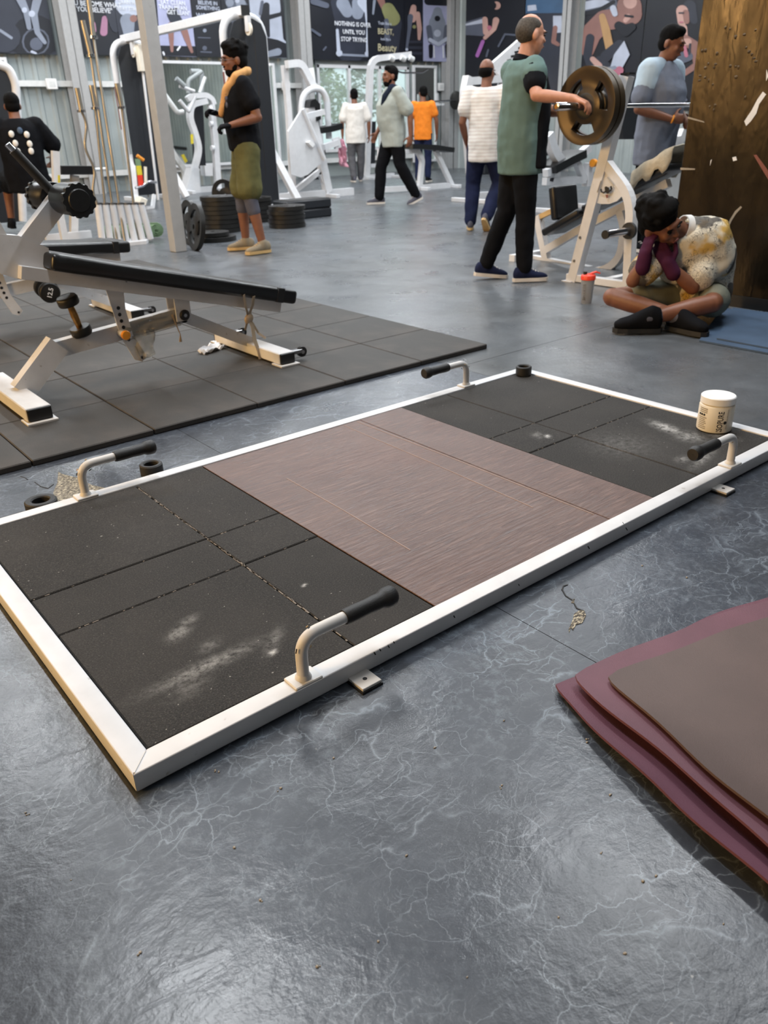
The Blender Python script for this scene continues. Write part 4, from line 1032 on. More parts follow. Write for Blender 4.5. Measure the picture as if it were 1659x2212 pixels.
o = obj('plastic_strand', sweep(NB(), [(1.32, yb-0.034, 0.30), (1.335, yb-0.036, 0.24), (1.345, yb-0.04, 0.20), (1.34, yb-0.042, 0.165)], [0.006, 0.003, 0.002, 0.008], 6), 'plastic_ribbon'); tag(o, 'thin tan plastic strand hanging beside the pivot bolt', 'ribbon'); origin_to(o, (1.33, yb-0.035, 0.3))
cp = pZ(462, 756, 0.025)
crumple('paper_scrap', 'crumpled white plastic scrap on the tiles by the cross foot', (cp+Vector((-0.10, 0.0, 0.012)), cp+Vector((0.05, 0.06, 0.03)), cp+Vector((0.075, -0.01, 0.008)), cp+Vector((-0.08, -0.06, 0.006))), 'white_paint', 0.014, 10, 9, 'paper')

# dumbbells
def dumbbell(label, a, b, head_r, hl, handle_mat, group, txt=None):
    a, b = Vector(a), Vector(b); d = (b-a).normalized()
    t = thing('dumbbell', label, 'dumbbell', a if a.z < b.z else b, 0, group)
    r = head_r
    for p, s_ in ((a, 1), (b, -1)):
        h = obj('weight_head', lathe(NB(), [(0, 0), (r*0.80, 0), (r*0.93, 0.003), (r, 0.009), (r, hl-0.006), (r*0.92, hl), (0, hl)], 28, axis_m(p, d*s_)), 'iron_plate', t)
        obj('head_rim', lathe(NB(), [(r*0.78, -0.0006), (r*0.84, -0.0016), (r*0.90, -0.0004)], 28, axis_m(p, d*s_)), 'black_plastic', h)
        if txt and s_ == 1:
            me = text_mesh(txt, r*0.62, 0.0004, 'CENTER', True); me.transform(axis_m(p-d*0.0012, -d) @ Matrix.Rotation(1.2, 4, 'Z')); obj('lettering', me, 'print_white', h, smooth=False)
    L = (b-a).length
    obj('handle', sweep(NB(), [a+d*hl, a+d*(L*0.38), a+d*(L*0.5), a+d*(L*0.62), b-d*hl], [0.0135, 0.0155, 0.0168, 0.0155, 0.0135], 16), handle_mat, t)
    return t
dumbbell('black dumbbell with a worn brass handle propped upright on the near bench', (0.884, 2.50, 0.276), (0.840, 2.49, 0.452), 0.047, 0.038, 'brass_worn', None)
q = pY(98, 629, 3.92)
dumbbell('round black dumbbell marked 12.5 on the beam of the bench behind', (q.x, q.y-0.09, q.z), (q.x+0.02, q.y+0.09, q.z+0.01), 0.060, 0.05, 'chrome', None, '12.5')
q = pZ(180, 438); 
dumbbell('small dumbbell standing on end on the floor near the wall column', (q.x, q.y, 0.0), (q.x-0.02, q.y+0.02, 0.30), 0.085, 0.045, 'chrome', None)

# ================================================================== black pillar at the right
def build_pillar_obj():
    xa, y1 = 4.62, 1.885
    p = struct('wall_pillar', box2(NB(), (xa, -2.2, 0), (xa+0.34, y1, CEIL), 0.004), 'pillar_black_gloss', 'black glossy sheet-metal partition with dents and paint scrapes')
    FRAME[p.name] = Matrix()
    bm = NB(); rnd = random.Random(5)
    px = [(1517, 110), (1524, 109), (1549, 116), (1530, 138), (1524, 147), (1546, 139), (1543, 146), (1578, 143), (1589, 144), (1595, 146), (1512, 164), (1511, 174), (1523, 168), (1531, 174), (1540, 183), (1590, 167), (1610, 211), (1545, 228), (1542, 238), (1589, 80), (1608, 75), (1632, 65), (1577, 63), (1567, 60), (1533, 231), (1612, 103), (1618, 112), (1624, 118), (1629, 126), (1633, 133)]
    for x, y in px:
        c = pX(x, y, xa); ball(bm, c, (0.004, rnd.uniform(0.006, 0.011), rnd.uniform(0.006, 0.011)), seg=8, rings=5)
    obj('dents', bm, 'bronze_plate', p)['kind'] = 'stuff'
    for pts, m in (([(1648, 198), (1655, 204), (1640, 225), (1634, 245), (1622, 262), (1612, 272), (1608, 262), (1624, 238), (1636, 215)], 'print_white'),
                   ([(1656, 150), (1660, 165), (1655, 175)], 'print_white'), ([(1582, 340), (1590, 338), (1592, 346), (1584, 348)], 'print_white'),
                   ([(1535, 347), (1538, 344), (1534, 358)], 'print_white'), ([(1470, 362), (1502, 364), (1501, 367), (1470, 367)], 'print_grey'),
                   ([(1600, 445), (1603, 448), (1590, 462), (1580, 478), (1570, 500), (1567, 499), (1577, 474), (1588, 456)], 'print_grey'),
                   ([(1628, 335), (1634, 334), (1662, 372), (1662, 392)], 'lip'), ([(1486, 252), (1520, 262), (1522, 265), (1486, 256)], 'print_grey')):
        obj('paint_scrape', prism(NB(), [pX(x, y, xa) for x, y in pts], (-0.0015, 0, 0)), m, p, smooth=False)
    obj('skirting', box2(NB(), (xa-0.012, -2.2, 0), (xa, y1, 0.07)), 'black_plastic', p, smooth=False)
build_pillar_obj()

# ------------------------------------------------------------------ incline press station at the right
def plate_mesh(R, th, hole=True, n=48):
    """olympic plate in its own frame: axis z, with three hand holes, raised rim and hub"""
    rr = [0.026, R*0.34, R*0.46, R*0.74, R*0.86, R]
    zf = [th*0.55, th*0.55, th*0.30, th*0.30, th*0.5, th*0.5]
    bm = NB(); F = []; B = []
    for r, z in zip(rr, zf):
        F.append([bm.verts.new((r*math.cos(2*PI*k/n), r*math.sin(2*PI*k/n), z)) for k in range(n)])
        B.append([bm.verts.new((r*math.cos(2*PI*k/n), r*math.sin(2*PI*k/n), -z)) for k in range(n)])
    cut = lambda i, k: hole and i == 2 and (k % 16) < 9
    for i in range(5):
        for k in range(n):
            k2 = (k+1) % n
            if cut(i, k):
                for a, b in (((i, k), (i, k2)), ((i+1, k2), (i+1, k))):
                    bm.faces.new((F[a[0]][a[1]], F[b[0]][b[1]], B[b[0]][b[1]], B[a[0]][a[1]]))
                for kk, nb in ((k, (k-1) % n), (k2, (k+1) % n)):
                    if not cut(i, nb): bm.faces.new((F[i][kk], F[i+1][kk], B[i+1][kk], B[i][kk]))
                continue
            bm.faces.new((F[i][k], F[i][k2], F[i+1][k2], F[i+1][k])); bm.faces.new((B[i][k], B[i+1][k], B[i+1][k2], B[i][k2]))
    for k in range(n):
        k2 = (k+1) % n
        bm.faces.new((F[5][k], F[5][k2], B[5][k2], B[5][k])); bm.faces.new((F[0][k2], F[0][k], B[0][k], B[0][k2]))
    return bm
BAR_Y, BAR_Z = 2.535, 1.172
def build_press():
    t = thing('incline_press', 'white steel incline press station with a bull head emblem on its upright', 'gym machine', (5.2, 2.6, 0))
    def a_frame(xc, emblem):
        P = lambda x, y: (lambda p: Vector((xc, p.y, p.z)))(pX(x, y, 4.66))
        up = (1, 0, 0)
        post = [P(1355, 164), P(1332, 255), P(1309, 345), P(1239, 612)]
        post[-1].z = 0.0
        u = obj('upright', sweep(NB(), post, (0.075, 0.07), up=up), 'white_paint', t, smooth=False)
        obj('upright_cap', box(NB(), P(1357, 161)+Vector((0, 0, 0.004)), (0.066, 0.068, 0.012)), 'black_plastic', u, smooth=False)
        rear = fillet([P(1311, 352), P(1366, 425), P(1364, 570)], 0.12, 6); rear[-1].z = 0.0
        obj('rear_leg', sweep(NB(), rear, (0.06, 0.062), up=up), 'white_paint', t, smooth=False)
        g = [P(1312, 360), P(1352, 408), P(1349, 422), P(1337, 434), P(1320, 440), P(1303, 440), P(1289, 436)]
        gp = obj('gusset_plate', prism(NB(), g, (0.012, 0, 0)), 'white_paint', t, smooth=False)
        gp.location.x += -0.02
        obj('bar_hook', prism(NB(), [P(1312, 318), P(1306, 300), P(1295, 290), P(1297, 286), P(1309, 293), P(1320, 300)], (0.04, 0, 0)), 'white_paint', t, smooth=False)
        f = P(1239, 612); r = rear[-1]
        obj('foot_tube', box2(NB(), (xc-0.03, r.y-0.10, 0.004), (xc+0.03, f.y+0.05, 0.055), 0.003), 'white_paint', t, smooth=False)
        obj('foot_plate', box2(NB(), (xc-0.055, f.y-0.02, 0.0), (xc+0.055, f.y+0.07, 0.005)), 'white_paint', t, smooth=False)
        for px in ((1261, 512), (1248, 562)):
            b = P(*px); obj('bolt', cyl(NB(), (xc-0.034, b.y, b.z), (xc-0.041, b.y, b.z), 0.010, 10), 'steel', t)
        hz = P(1368, 497)
        h = obj('weight_horn', cyl(NB(), (xc-0.03, hz.y, hz.z), (xc-0.30, hz.y+0.0, hz.z), 0.026, 18), 'chrome', t)
        obj('horn_disc', cyl(NB(), (xc-0.03, hz.y, hz.z), (xc-0.055, hz.y, hz.z), 0.055, 20), 'black_rubber', h)
        obj('horn_cap', cyl(NB(), (xc-0.30, hz.y, hz.z), (xc-0.315, hz.y, hz.z), 0.029, 18), 'black_plastic', h)
        if emblem:
            xe = xc-0.0215
            E = lambda x, y: (lambda p: Vector((xe, p.y, p.z)))(pX(x, y, xe))
            d = (-0.0015, 0, 0)
            obj('emblem', prism(NB(), [E(1310, 404), E(1313, 402), E(1319, 405), E(1322, 413), E(1317, 419), E(1311, 414)], d), 'print_black', gp, smooth=False).location.x = 0.0
            for pts in ([(1302, 408), (1303, 414), (1308, 416), (1312, 413)], [(1323, 402), (1325, 407), (1323, 411), (1319, 412)]):
                obj('emblem_horn', sweep(NB(), [E(*q) for q in pts], 0.006, 6), 'print_black', gp).location.x = 0.0
            obj('emblem_muzzle', prism(NB(), [E(1312, 420), E(1318, 420), E(1317, 427), E(1314, 428)], d), 'lip', gp, smooth=False)
            for a, b in (((1302, 390), (1294, 415)), ((1316, 382), (1330, 400))): obj('emblem_line', sweep(NB(), [E(*a), E(*b)], 0.0035, 6), 'print_grey', gp)
    a_frame(4.655, True); a_frame(5.95, False)
    obj('cross_tube', box2(NB(), (4.68, 2.02, 0.30), (5.93, 2.08, 0.36)), 'white_paint', t, smooth=False)
    obj('cross_tube', box2(NB(), (4.68, 2.36, 0.006), (5.93, 2.42, 0.056)), 'white_paint', t, smooth=False)
    # bench between the uprights
    xb = 5.30; Q = lambda x, y: pX(x, y, xb); up = (1, 0, 0)
    base = [Q(1140, 556), Q(1300, 588), Q(1342, 560), Q(1352, 490), Q(1338, 448)]
    obj('bench_base', sweep(NB(), fillet(base, 0.13, 6), (0.06, 0.06), up=up), 'white_paint', t, smooth=False)
    obj('bench_leg', sweep(NB(), [Q(1162, 466), Q(1181, 560)], (0.06, 0.06), up=up), 'white_paint', t, smooth=False)
    obj('bench_foot', box2(NB(), (xb-0.24, Q(1145, 556).y-0.03, 0.0), (xb+0.24, Q(1145, 556).y+0.03, 0.055)), 'white_paint', t, smooth=False)
    obj('bench_rail', sweep(NB(), [Q(1180, 540), Q(1264, 490), Q(1352, 444), Q(1445, 395)], (0.06, 0.06), up=up), 'white_paint', t, smooth=False)
    def pad(name, a, b, wx, th):
        a, b = Vector(a), Vector(b); d = (b-a); L = d.length; d.normalize(); s_ = Vector((1, 0, 0)); n = d.cross(s_) * (1 if d.cross(s_).z > 0 else -1)
        R = Matrix((s_, d, n)).transposed()
        return obj(name, box(NB(), (a+b)/2+n*th/2, (wx, L, th), R, 0.02, 3), 'black_vinyl', t)
    pad('seat_pad', Q(1196, 508), Q(1276, 462), 0.30, 0.06)
    pad('back_pad', Q(1280, 458), Q(1468, 366), 0.28, 0.06)
    sp = pad('thigh_pad', Q(1214, 474), Q(1208, 402), 0.30, 0.07)
    obj('pad_stem', sweep(NB(), [Q(1164, 470), Q(1195, 455)], (0.04, 0.04), up=up), 'sole_tan', t, smooth=False)
    return t
build_press()
# towel over the raised end of the pad
def drape():
    bm = NB(); nu, nv = 10, 16; vs = []
    a, b = pX(1400, 388, 5.3), pX(1462, 352, 5.3)
    d = (b-a).normalized(); n = Vector((0, -d.z, d.y)) if Vector((0, -d.z, d.y)).z > 0 else Vector((0, d.z, -d.y))
    for i in range(nu+1):
        row = []
        for j in range(nv+1):
            w_ = (j/nv-0.5)*0.62; s_ = i/nu*0.36
            x = max(-0.165, min(0.165, w_)); drop = max(0, abs(w_)-0.165)
            p = a+d*s_+Vector((x, 0, 0))+n*(0.075+0.006*math.sin(i*1.3+j)) - Vector((0, 0, drop*(0.8+0.2*math.sin(i*1.7))))
            row.append(bm.verts.new(p))
        vs.append(row)
    for i in range(nu):
        for j in range(nv): bm.faces.new((vs[i][j], vs[i+1][j], vs[i+1][j+1], vs[i][j+1]))
    o = obj('towel', bm, 'towel_cream'); m = o.modifiers.new('thickness', 'SOLIDIFY'); m.thickness = 0.008; m.offset = 1
    tag(o, 'cream towel draped over the raised pad of the incline press', 'towel'); origin_to(o, a)
drape()
# loaded barbell resting in the hooks
def barbell(name, label, x0, x1, y, z, plates, group=None, cat='barbell'):
    t = thing(name, label, cat, ((x0+x1)/2, y, z), 0, group)
    obj('shaft', cyl(NB(), (x0+0.42, y, z), (x1-0.42, y, z), 0.0145, 14), 'chrome', t)
    for a, s_ in ((x0, 1), (x1, -1)):
        sl = obj('sleeve', lathe(NB(), [(0.014, 0), (0.024, 0.001), (0.025, 0.004), (0.025, 0.40), (0.039, 0.402), (0.039, 0.425), (0.016, 0.427)], 22, axis_m((a, y, z), (s_, 0, 0))), 'chrome', t)
        obj('sleeve_end', cyl(NB(), (a, y, z), (a+s_*0.002, y, z), 0.0145, 16), 'brass_worn', sl)
    return t
barbell('barbell', 'chrome barbell held in the uprights of the incline press', 4.14, 6.40, BAR_Y, BAR_Z, None)
def loose_plate(label, me, M, group, R=0.225, mat='iron_plate', name='weight_plate'):
    o = bpy.data.objects.new(name, me); COL.objects.link(o); o.matrix_world = M; tag(o, label, 'weight plate', group); return o
pm_b = mesh_from(plate_mesh(0.235, 0.05), 'weight_plate', True, 0.5); pm_b.materials.append(MATS['bronze_plate'])
for i, (x, lab) in enumerate(((4.462, 'bronze weight plate with hand holes, outer one on the barbell'), (4.524, 'bronze weight plate on the barbell, against the upright'))):
    o = loose_plate(lab, pm_b, Matrix.Translation((x, BAR_Y, BAR_Z)) @ Matrix.Rotation(-PI/2, 4, 'Y') @ Matrix.Rotation(0.35, 4, 'Z'), 'plates on the barbell')
    obj('hub_ring', lathe(NB(), [(0.026, 0.0285), (0.030, 0.031), (0.072, 0.031), (0.078, 0.0285)], 32), 'iron_plate', o, world=False)

# shaker bottle on the floor
def shaker():
    c = pZ(1266, 655)
    t = thing('shaker_bottle', 'translucent shaker bottle with a red lid standing on the floor by the rack', 'bottle', c)
    M = Matrix.Translation(c)
    obj('cup', lathe(NB(), [(0, 0), (0.032, 0), (0.035, 0.004), (0.043, 0.150), (0.043, 0.156), (0.039, 0.156), (0.031, 0.006), (0, 0.006)], 28, M), 'shaker_clear', t)
    l = obj('lid', lathe(NB(), [(0.043, 0.152), (0.0475, 0.154), (0.0475, 0.178), (0.043, 0.184), (0.020, 0.190), (0, 0.190)], 28, M), 'red_plastic', t)
    obj('spout', lathe(NB(), [(0, 0.186), (0.013, 0.186), (0.012, 0.205), (0, 0.206)], 16, M @ Matrix.Translation((-0.02, 0.012, 0))), 'black_plastic', l)
    obj('flip_loop', sweep(NB(), [c+Vector((0.01, -0.01, 0.190)), c+Vector((0.04, -0.03, 0.200)), c+Vector((0.058, -0.045, 0.192))], (0.026, 0.008), up=(0, 0, 1)), 'red_plastic', l, smooth=False)
    me = text_mesh('SHAKER', 0.030, 0, 'CENTER', True); tc = math.atan2(CAM_POS.y-c.y, CAM_POS.x-c.x)
    for v in me.vertices:
        s_, zz = -v.co.y, v.co.x; a = tc-0.45+s_/0.039; r = 0.0362+0.0436*(zz+0.075)/0.92*0.6
        v.co = (c.x+r*math.cos(a), c.y+r*math.sin(a), c.z+0.078+zz)
    obj('side_print', me, 'print_black', t, smooth=False)
shaker()

# ------------------------------------------------------------------ barbell stand with upright bars
def build_bar_stand():
    yb_ = 7.62; ends = (pY(222, 437, yb_), pY(312, 436, yb_))
    x0, x1 = 2.80, 3.30
    t = thing('barbell_stand', 'white floor stand of upright tubes holding long bars', 'rack', (3.05, yb_, 0))
    n = 7; tops = []
    for k in range(n):
        a = pY(222+17.5*k, 527, yb_); b = pY(211+15.5*k, 440, yb_)
        obj('holder_tube', sweep(NB(), [(a.x, yb_, 0.03), (b.x, yb_, b.z)], 0.036, 14), 'white_frame', t)
        obj('tube_collar', lathe(NB(), [(0.020, -0.006), (0.040, -0.006), (0.040, 0.012), (0.020, 0.012)], 16, Matrix.Translation((b.x, yb_, b.z)), closed=True), 'steel', t)
        tops.append(Vector((b.x, yb_, b.z)))
    lo, hi = pZ(214, 528), pZ(348, 530)
    obj('base_plate', prism(NB(), [Vector((lo.x-0.05, yb_-0.12, 0)), Vector((hi.x-0.06, yb_-0.14, 0)), Vector((hi.x+0.02, yb_-0.02, 0)), Vector((hi.x-0.12, yb_+0.14, 0)), Vector((lo.x-0.05, yb_+0.14, 0))], (0, 0, 0.035)), 'white_frame', t, smooth=False)
    return tops
tops = build_bar_stand()
def long_bar(label, px_top, px_col, base, wavy=False, sleeve='bar_steel', r=0.0135, dyo=0.0):
    base = Vector(base); yb_ = base.y+dyo
    top = pY(*px_top, yb_); col = pY(*px_col, yb_)
    t = thing('long_bar', label, 'barbell', base-Vector((0, 0, 0.40)), 0, 'bars standing in the white floor stand')
    foot = base+(base-col).normalized()*0.38
    if wavy:
        pts = []; d = (base-col)
        for k in range(13):
            f = k/12; pts.append(col+d*f+Vector((0.028*math.sin(f*4*PI), 0, 0)) + (Vector()))
        pts.append(foot); pts = fillet(pts, 0.03, 3)
    else: pts = [col, foot]
    obj('shaft', sweep(NB(), pts, r, 12), 'bar_steel', t)
    obj('sleeve', sweep(NB(), [col, top], 0.025, 16), sleeve, t)
    obj('collar', lathe(NB(), [(0, -0.012), (0.042, -0.012), (0.042, 0.012), (0, 0.012)], 20, axis_m(col, top-col)), 'chrome', t)
long_bar('zigzag curl bar standing in the leftmost tube of the stand', (166, 190), (176, 240), tops[0], True)
long_bar('short straight bar beside the curl bar in the stand', (197, 184), (206, 234), tops[1])
long_bar('long straight bar reaching up to the poster lettering', (178, 44), (196, 120), tops[2], dyo=0.10)
long_bar('longest straight bar, its top past the upper edge of the photo', (186, -40), (202, 80), tops[3], dyo=0.20)
long_bar('straight bar standing in front of the black shroud of the cable tower', (252, 180), (263, 232), tops[5])

# ------------------------------------------------------------------ cable crossover
def build_crossover():
    X0, X1, ZT = 5.80, 6.42, 2.46
    t = thing('cable_crossover', 'tall white cable crossover with two arched towers and black shrouds', 'gym machine', (6.1, 11.4, 0))
    for yt in (9.6, 13.3):
        pts = [(X0, yt, 0.02), (X0, yt, ZT), (X1, yt, ZT), (X1, yt, 0.02)]
        obj('tower_frame', sweep(NB(), fillet(pts, 0.26, 7), (0.13, 0.075), up=(0, 1, 0)) if False else sweep(NB(), fillet(pts, 0.26, 7), 0.052, 12), 'white_frame', t)
        sh = [(X0+0.03, 0.10), (X0+0.03, ZT-0.24), (X0+0.10, ZT-0.09), (X0+0.22, ZT-0.04), (X1-0.22, ZT-0.04), (X1-0.10, ZT-0.09), (X1-0.03, ZT-0.24), (X1-0.03, 0.10)]
        sd = obj('shroud', prism(NB(), [Vector((x, yt-0.13, z)) for x, z in sh], (0, 0.02, 0)), 'black_panel', t, smooth=False)
        obj('base_foot', box2(NB(), (X0-0.06, yt-0.42, 0), (X0+0.02, yt+0.35, 0.07), 0.006), 'white_frame', t, smooth=False)
        obj('base_foot', box2(NB(), (X1-0.02, yt-0.42, 0), (X1+0.06, yt+0.35, 0.07), 0.006), 'white_frame', t, smooth=False)
        obj('brace', sweep(NB(), [(X1-0.02, yt-0.02, 0.80), (X1+0.20, yt-0.38, 0.03)], (0.07, 0.10), up=(1, 0, 0)), 'white_frame', t, smooth=False)
        obj('brace', sweep(NB(), [(X0+0.05, yt-0.02, 0.75), (X0-0.14, yt-0.36, 0.03)], (0.06, 0.08), up=(1, 0, 0)), 'white_frame', t, smooth=False)
        for k in range(12):
            obj('weight_block', box2(NB(), (5.98, yt-0.10, 0.12+0.042*k), (6.24, yt-0.01, 0.158+0.042*k)), 'iron_plate', t, smooth=False)
        for x in (6.03, 6.19): obj('guide_rod', cyl(NB(), (x, yt-0.055, 0.05), (x, yt-0.055, ZT-0.08), 0.013, 10), 'bar_steel', t)
        pb = obj('pulley_block', box2(NB(), (6.05, yt-0.24, ZT-0.20), (6.10, yt-0.16, ZT-0.02)), 'white_frame', t, smooth=False)
        obj('pulley', lathe(NB(), [(0, -0.014), (0.075, -0.014), (0.068, 0), (0.075, 0.014), (0, 0.014)], 22, axis_m((6.075, yt-0.21, ZT-0.17), (1, 0, 0))), 'cream_plastic', pb)
        obj('cable', cyl(NB(), (6.15, yt-0.21, 0.5), (6.15, yt-0.21, ZT-0.17), 0.004, 6), 'black_plastic', t)
        obj('side_print', box2(NB(), (X0-0.054, yt-0.018, 1.15), (X0-0.050, yt+0.018, 1.80)), 'lip', t, smooth=False)
    obj('top_bar', box2(NB(), (6.03, 9.45, ZT-0.01), (6.13, 13.45, ZT+0.10), 0.008), 'white_frame', t, smooth=False)
    obj('bar_cap', box2(NB(), (6.02, 9.435, ZT-0.015), (6.14, 9.455, ZT+0.105)), 'black_plastic', t, smooth=False)
    a = pY(302, 96, 13.0); b = pY(312, 155, 13.0)
    obj('counter_block', box2(NB(), (a.x-0.08, 12.92, b.z), (a.x+0.12, 13.05, a.z), 0.008), 'cream_plastic', t, smooth=False)
    obj('guide_rod', sweep(NB(), [pY(308, 150, 13.0), pY(342, 432, 13.0)], 0.022, 10), 'white_frame', t)
build_crossover()

# ------------------------------------------------------------------ weight plates on the floor
pm_i = mesh_from(plate_mesh(0.225, 0.045), 'weight_plate', True, 0.5); pm_i.materials.append(MATS['iron_plate'])
pm_s = mesh_from(plate_mesh(0.18, 0.04, False), 'weight_plate', True, 0.5); pm_s.materials.append(MATS['iron_plate'])
rnd = random.Random(11)
stacks = [('left stack by the square post', pZ(483, 500), 8, pm_i, 0.0502), ('middle stack', pZ(552, 478), 6, pm_i, 0.0502), ('right stack by the tower foot', pZ(621, 490), 5, pm_i, 0.0502)]
for nm, c, k, me, dz in stacks:
    for i in range(k):
        if i == 0: pos = 'lowest'
        elif i == k-1: pos = 'top'
        else: pos = ['second', 'third', 'fourth', 'fifth', 'sixth', 'seventh', 'eighth'][i-1]
        loose_plate('black weight plate, %s of the %s' % (pos, nm) if pos in ('lowest', 'top') else 'black weight plate, %s from floor, %s' % (pos, nm), me,
                    Matrix.Translation((c.x+rnd.uniform(-0.012, 0.012), c.y+rnd.uniform(-0.012, 0.012), 0.0252+dz*i)) @ Matrix.Rotation(rnd.uniform(0, 6), 4, 'Z'), 'plates stacked on the floor')
def standing(label, px, me, R, yaw, lean, group='plates stood on edge'):
    c = pZ(*px); M = Matrix.Translation((c.x, c.y, 0)) @ Matrix.Rotation(yaw, 4, 'Z') @ Matrix.Rotation(lean, 4, 'Y') @ Matrix.Translation((0, 0, R)) @ Matrix.Rotation(PI/2, 4, 'Y')
    loose_plate(label, me, M, group)
standing('black weight plate leaning against the square grey post', (422, 541), pm_i, 0.225, -0.15, 0.16)
standing('black weight plate stood on edge against the cable tower', (493, 455), pm_i, 0.225, 0.5, -0.12)
standing('black weight plate leaning behind the square grey post', (410, 529), pm_i, 0.225, -0.10, 0.10)
c = pZ(440, 522)
loose_plate('smaller black weight plate lying on the flat plate before the left stack', pm_s, Matrix.Translation((c.x+0.12, c.y, 0.0735)), 'plates stacked on the floor')
c = pZ(440, 522)
loose_plate('black weight plate lying flat at the front of the left stack', pm_i, Matrix.Translation((c.x+0.14, c.y-0.02, 0.0252)), 'plates stacked on the floor')
# aerobic step boxes behind the right stack
for i, lab in enumerate(('lower black step box behind the right plate stack', 'upper black step box behind the right plate stack')):
    c = pZ(655, 470); z = 0.12*i
    o = obj('step_box', box2(NB(), (c.x-0.36, c.y-0.18, z), (c.x+0.36, c.y+0.18, z+0.112), 0.015), 'black_panel'); tag(o, lab, 'step box', 'step boxes'); origin_to(o, (c.x, c.y, z))
    obj('tread', box2(NB(), (-0.34, -0.16, 0.112), (0.34, 0.16, 0.118)), 'black_rubber', o, world=False, smooth=False)
# rolled green mat
c = pZ(340, 515)
bm = NB(); sp = [(0.02+0.0065*a/2.2)*1.0 for a in range(1)]
pts = []
for k in range(46):
    a = k*0.45; r = 0.02+0.0032*a; pts.append((r*math.cos(a), r*math.sin(a)))
prof = [Vector((c.x+x, c.y-0.02, 0.09+z)) for x, z in pts]
sweep_pts = prof
vs = []
for p in prof: vs.append((bm.verts.new(p), bm.verts.new(p+Vector((-0.45, 0.35, 0)))))
for a, b in zip(vs, vs[1:]): bm.faces.new((a[0], b[0], b[1], a[1]))
o = obj('rolled_mat', bm, 'green_mat'); mm = o.modifiers.new('thickness', 'SOLIDIFY'); mm.thickness = 0.006
tag(o, 'rolled up green mat on the floor behind the bar stand', 'exercise mat'); origin_to(o, c)
# pink and purple slippers by the post
for i, (px, m, lab) in enumerate((((436, 478), 'pink_cloth', 'pink pouch on the floor between the post and the plates'), ((447, 492), 'poster_u', 'purple pouch on the floor before the plate stack'))):
    c = pZ(*px); bm = NB(); ball(bm, (c.x, c.y, 0.05), (0.11, 0.07, 0.05)); ball(bm, (c.x+0.05, c.y, 0.07), (0.05, 0.05, 0.045))
    o = obj('pouch', bm, m); tag(o, lab, 'pouch'); origin_to(o, (c.x, c.y, 0)); o.modifiers.new('fuse', 'REMESH').voxel_size = 0.012
    obj('strap', sweep(NB(), [(0.08, 0, 0.09), (0.03, 0.0, 0.13), (-0.03, 0, 0.095)], 0.007, 6), 'print_white', o, world=False)

# ------------------------------------------------------------------ far machines, each built in its own plane of the room
def mk(P, t):
    def tube(name, px, sec, mat='white_frame', dep=0.0, fr=0.06, up=(0, 1, 0)):
        pts = [P(x, y)+Vector((0, dep, 0)) for x, y in px]
        for p in pts: p.z = max(p.z, sec if not isinstance(sec, tuple) else max(0.03, sec[0]/2))
        if len(pts) > 2: pts = fillet(pts, fr, 4)
        return obj(name, sweep(NB(), pts, sec, 10, up=up), mat, t, smooth=not isinstance(sec, tuple))
    def sheet(name, px, th, mat='white_frame', dep=0.0):
        pts = [P(x, y)+Vector((0, dep, 0)) for x, y in px]
        for p in pts: p.z = max(p.z, 0.0)
        return obj(name, prism(NB(), pts, (0, th, 0)), mat, t, smooth=False)
    return tube, sheet
def foot_pair(t, P, pxs, ly=0.7):
    for px in pxs:
        c = P(*px); obj('floor_foot', box2(NB(), (c.x-0.04, c.y-ly/2, 0), (c.x+0.04, c.y+ly/2, 0.06), 0.005), 'white_frame', t, smooth=False)
# chest press
P = lambda x, y: pY(x, y, 14.2)
t = thing('chest_press', 'white chest press machine with bent tubes behind the square post', 'gym machine', (7.6, 14.2, 0)); tube, sheet = mk(P, t)
tube('main_tube', [(413, 385), (424, 350), (430, 320), (420, 285), (409, 255), (412, 226), (446, 218)], (0.10, 0.12), fr=0.2)
sheet('pedestal', [(412, 362), (425, 362), (429, 418), (396, 418)], 0.30, dep=-0.1)
tube('top_tube', [(404, 215), (412, 208), (445, 205), (458, 214), (462, 226)], (0.09, 0.09))
tube('post', [(456, 226), (464, 300), (472, 414)], (0.11, 0.11))
tube('base_tube', [(398, 417), (475, 414)], (0.10, 0.09))
tube('press_arm', [(406, 210), (392, 242), (372, 218)], 0.035, dep=-0.3, fr=0.02)
tube('press_arm', [(372, 188), (404, 199)], 0.03, dep=-0.3)
tube('press_handle', [(362, 172), (380, 188)], 0.045, 'grey_frame', dep=-0.35)
tube('upper_arm', [(422, 200), (422, 172), (452, 152)], 0.04, 'grey_frame', dep=0.3)
tube('upper_arm', [(442, 200), (454, 165)], 0.035, 'rail_white', dep=0.2)
tube('upper_arm', [(438, 151), (462, 151), (462, 210)], 0.05, 'grey_frame', dep=0.5)
tube('lever', [(466, 225), (476, 225), (476, 290)], (0.06, 0.06), dep=-0.2)
tube('lever', [(460, 245), (478, 252)], 0.045, dep=-0.2)
sheet('back_shroud', [(432, 225), (452, 225), (458, 365), (436, 365)], 0.12, 'black_panel', dep=0.25)
for k, (x, y) in enumerate(((447, 236), (449, 268), (452, 320))): tube('adjust_knob', [(x, y), (x+6, y)], 0.05, dep=-0.08)
sheet('seat_stem', [(442, 358), (460, 358), (460, 380), (444, 380)], 0.2)
sheet('warning_sticker', [(406, 290), (411, 290), (412, 310), (407, 311)], 0.02, 'yellow_sticker', dep=-0.12)
foot_pair(t, P, [(402, 418), (472, 414)])
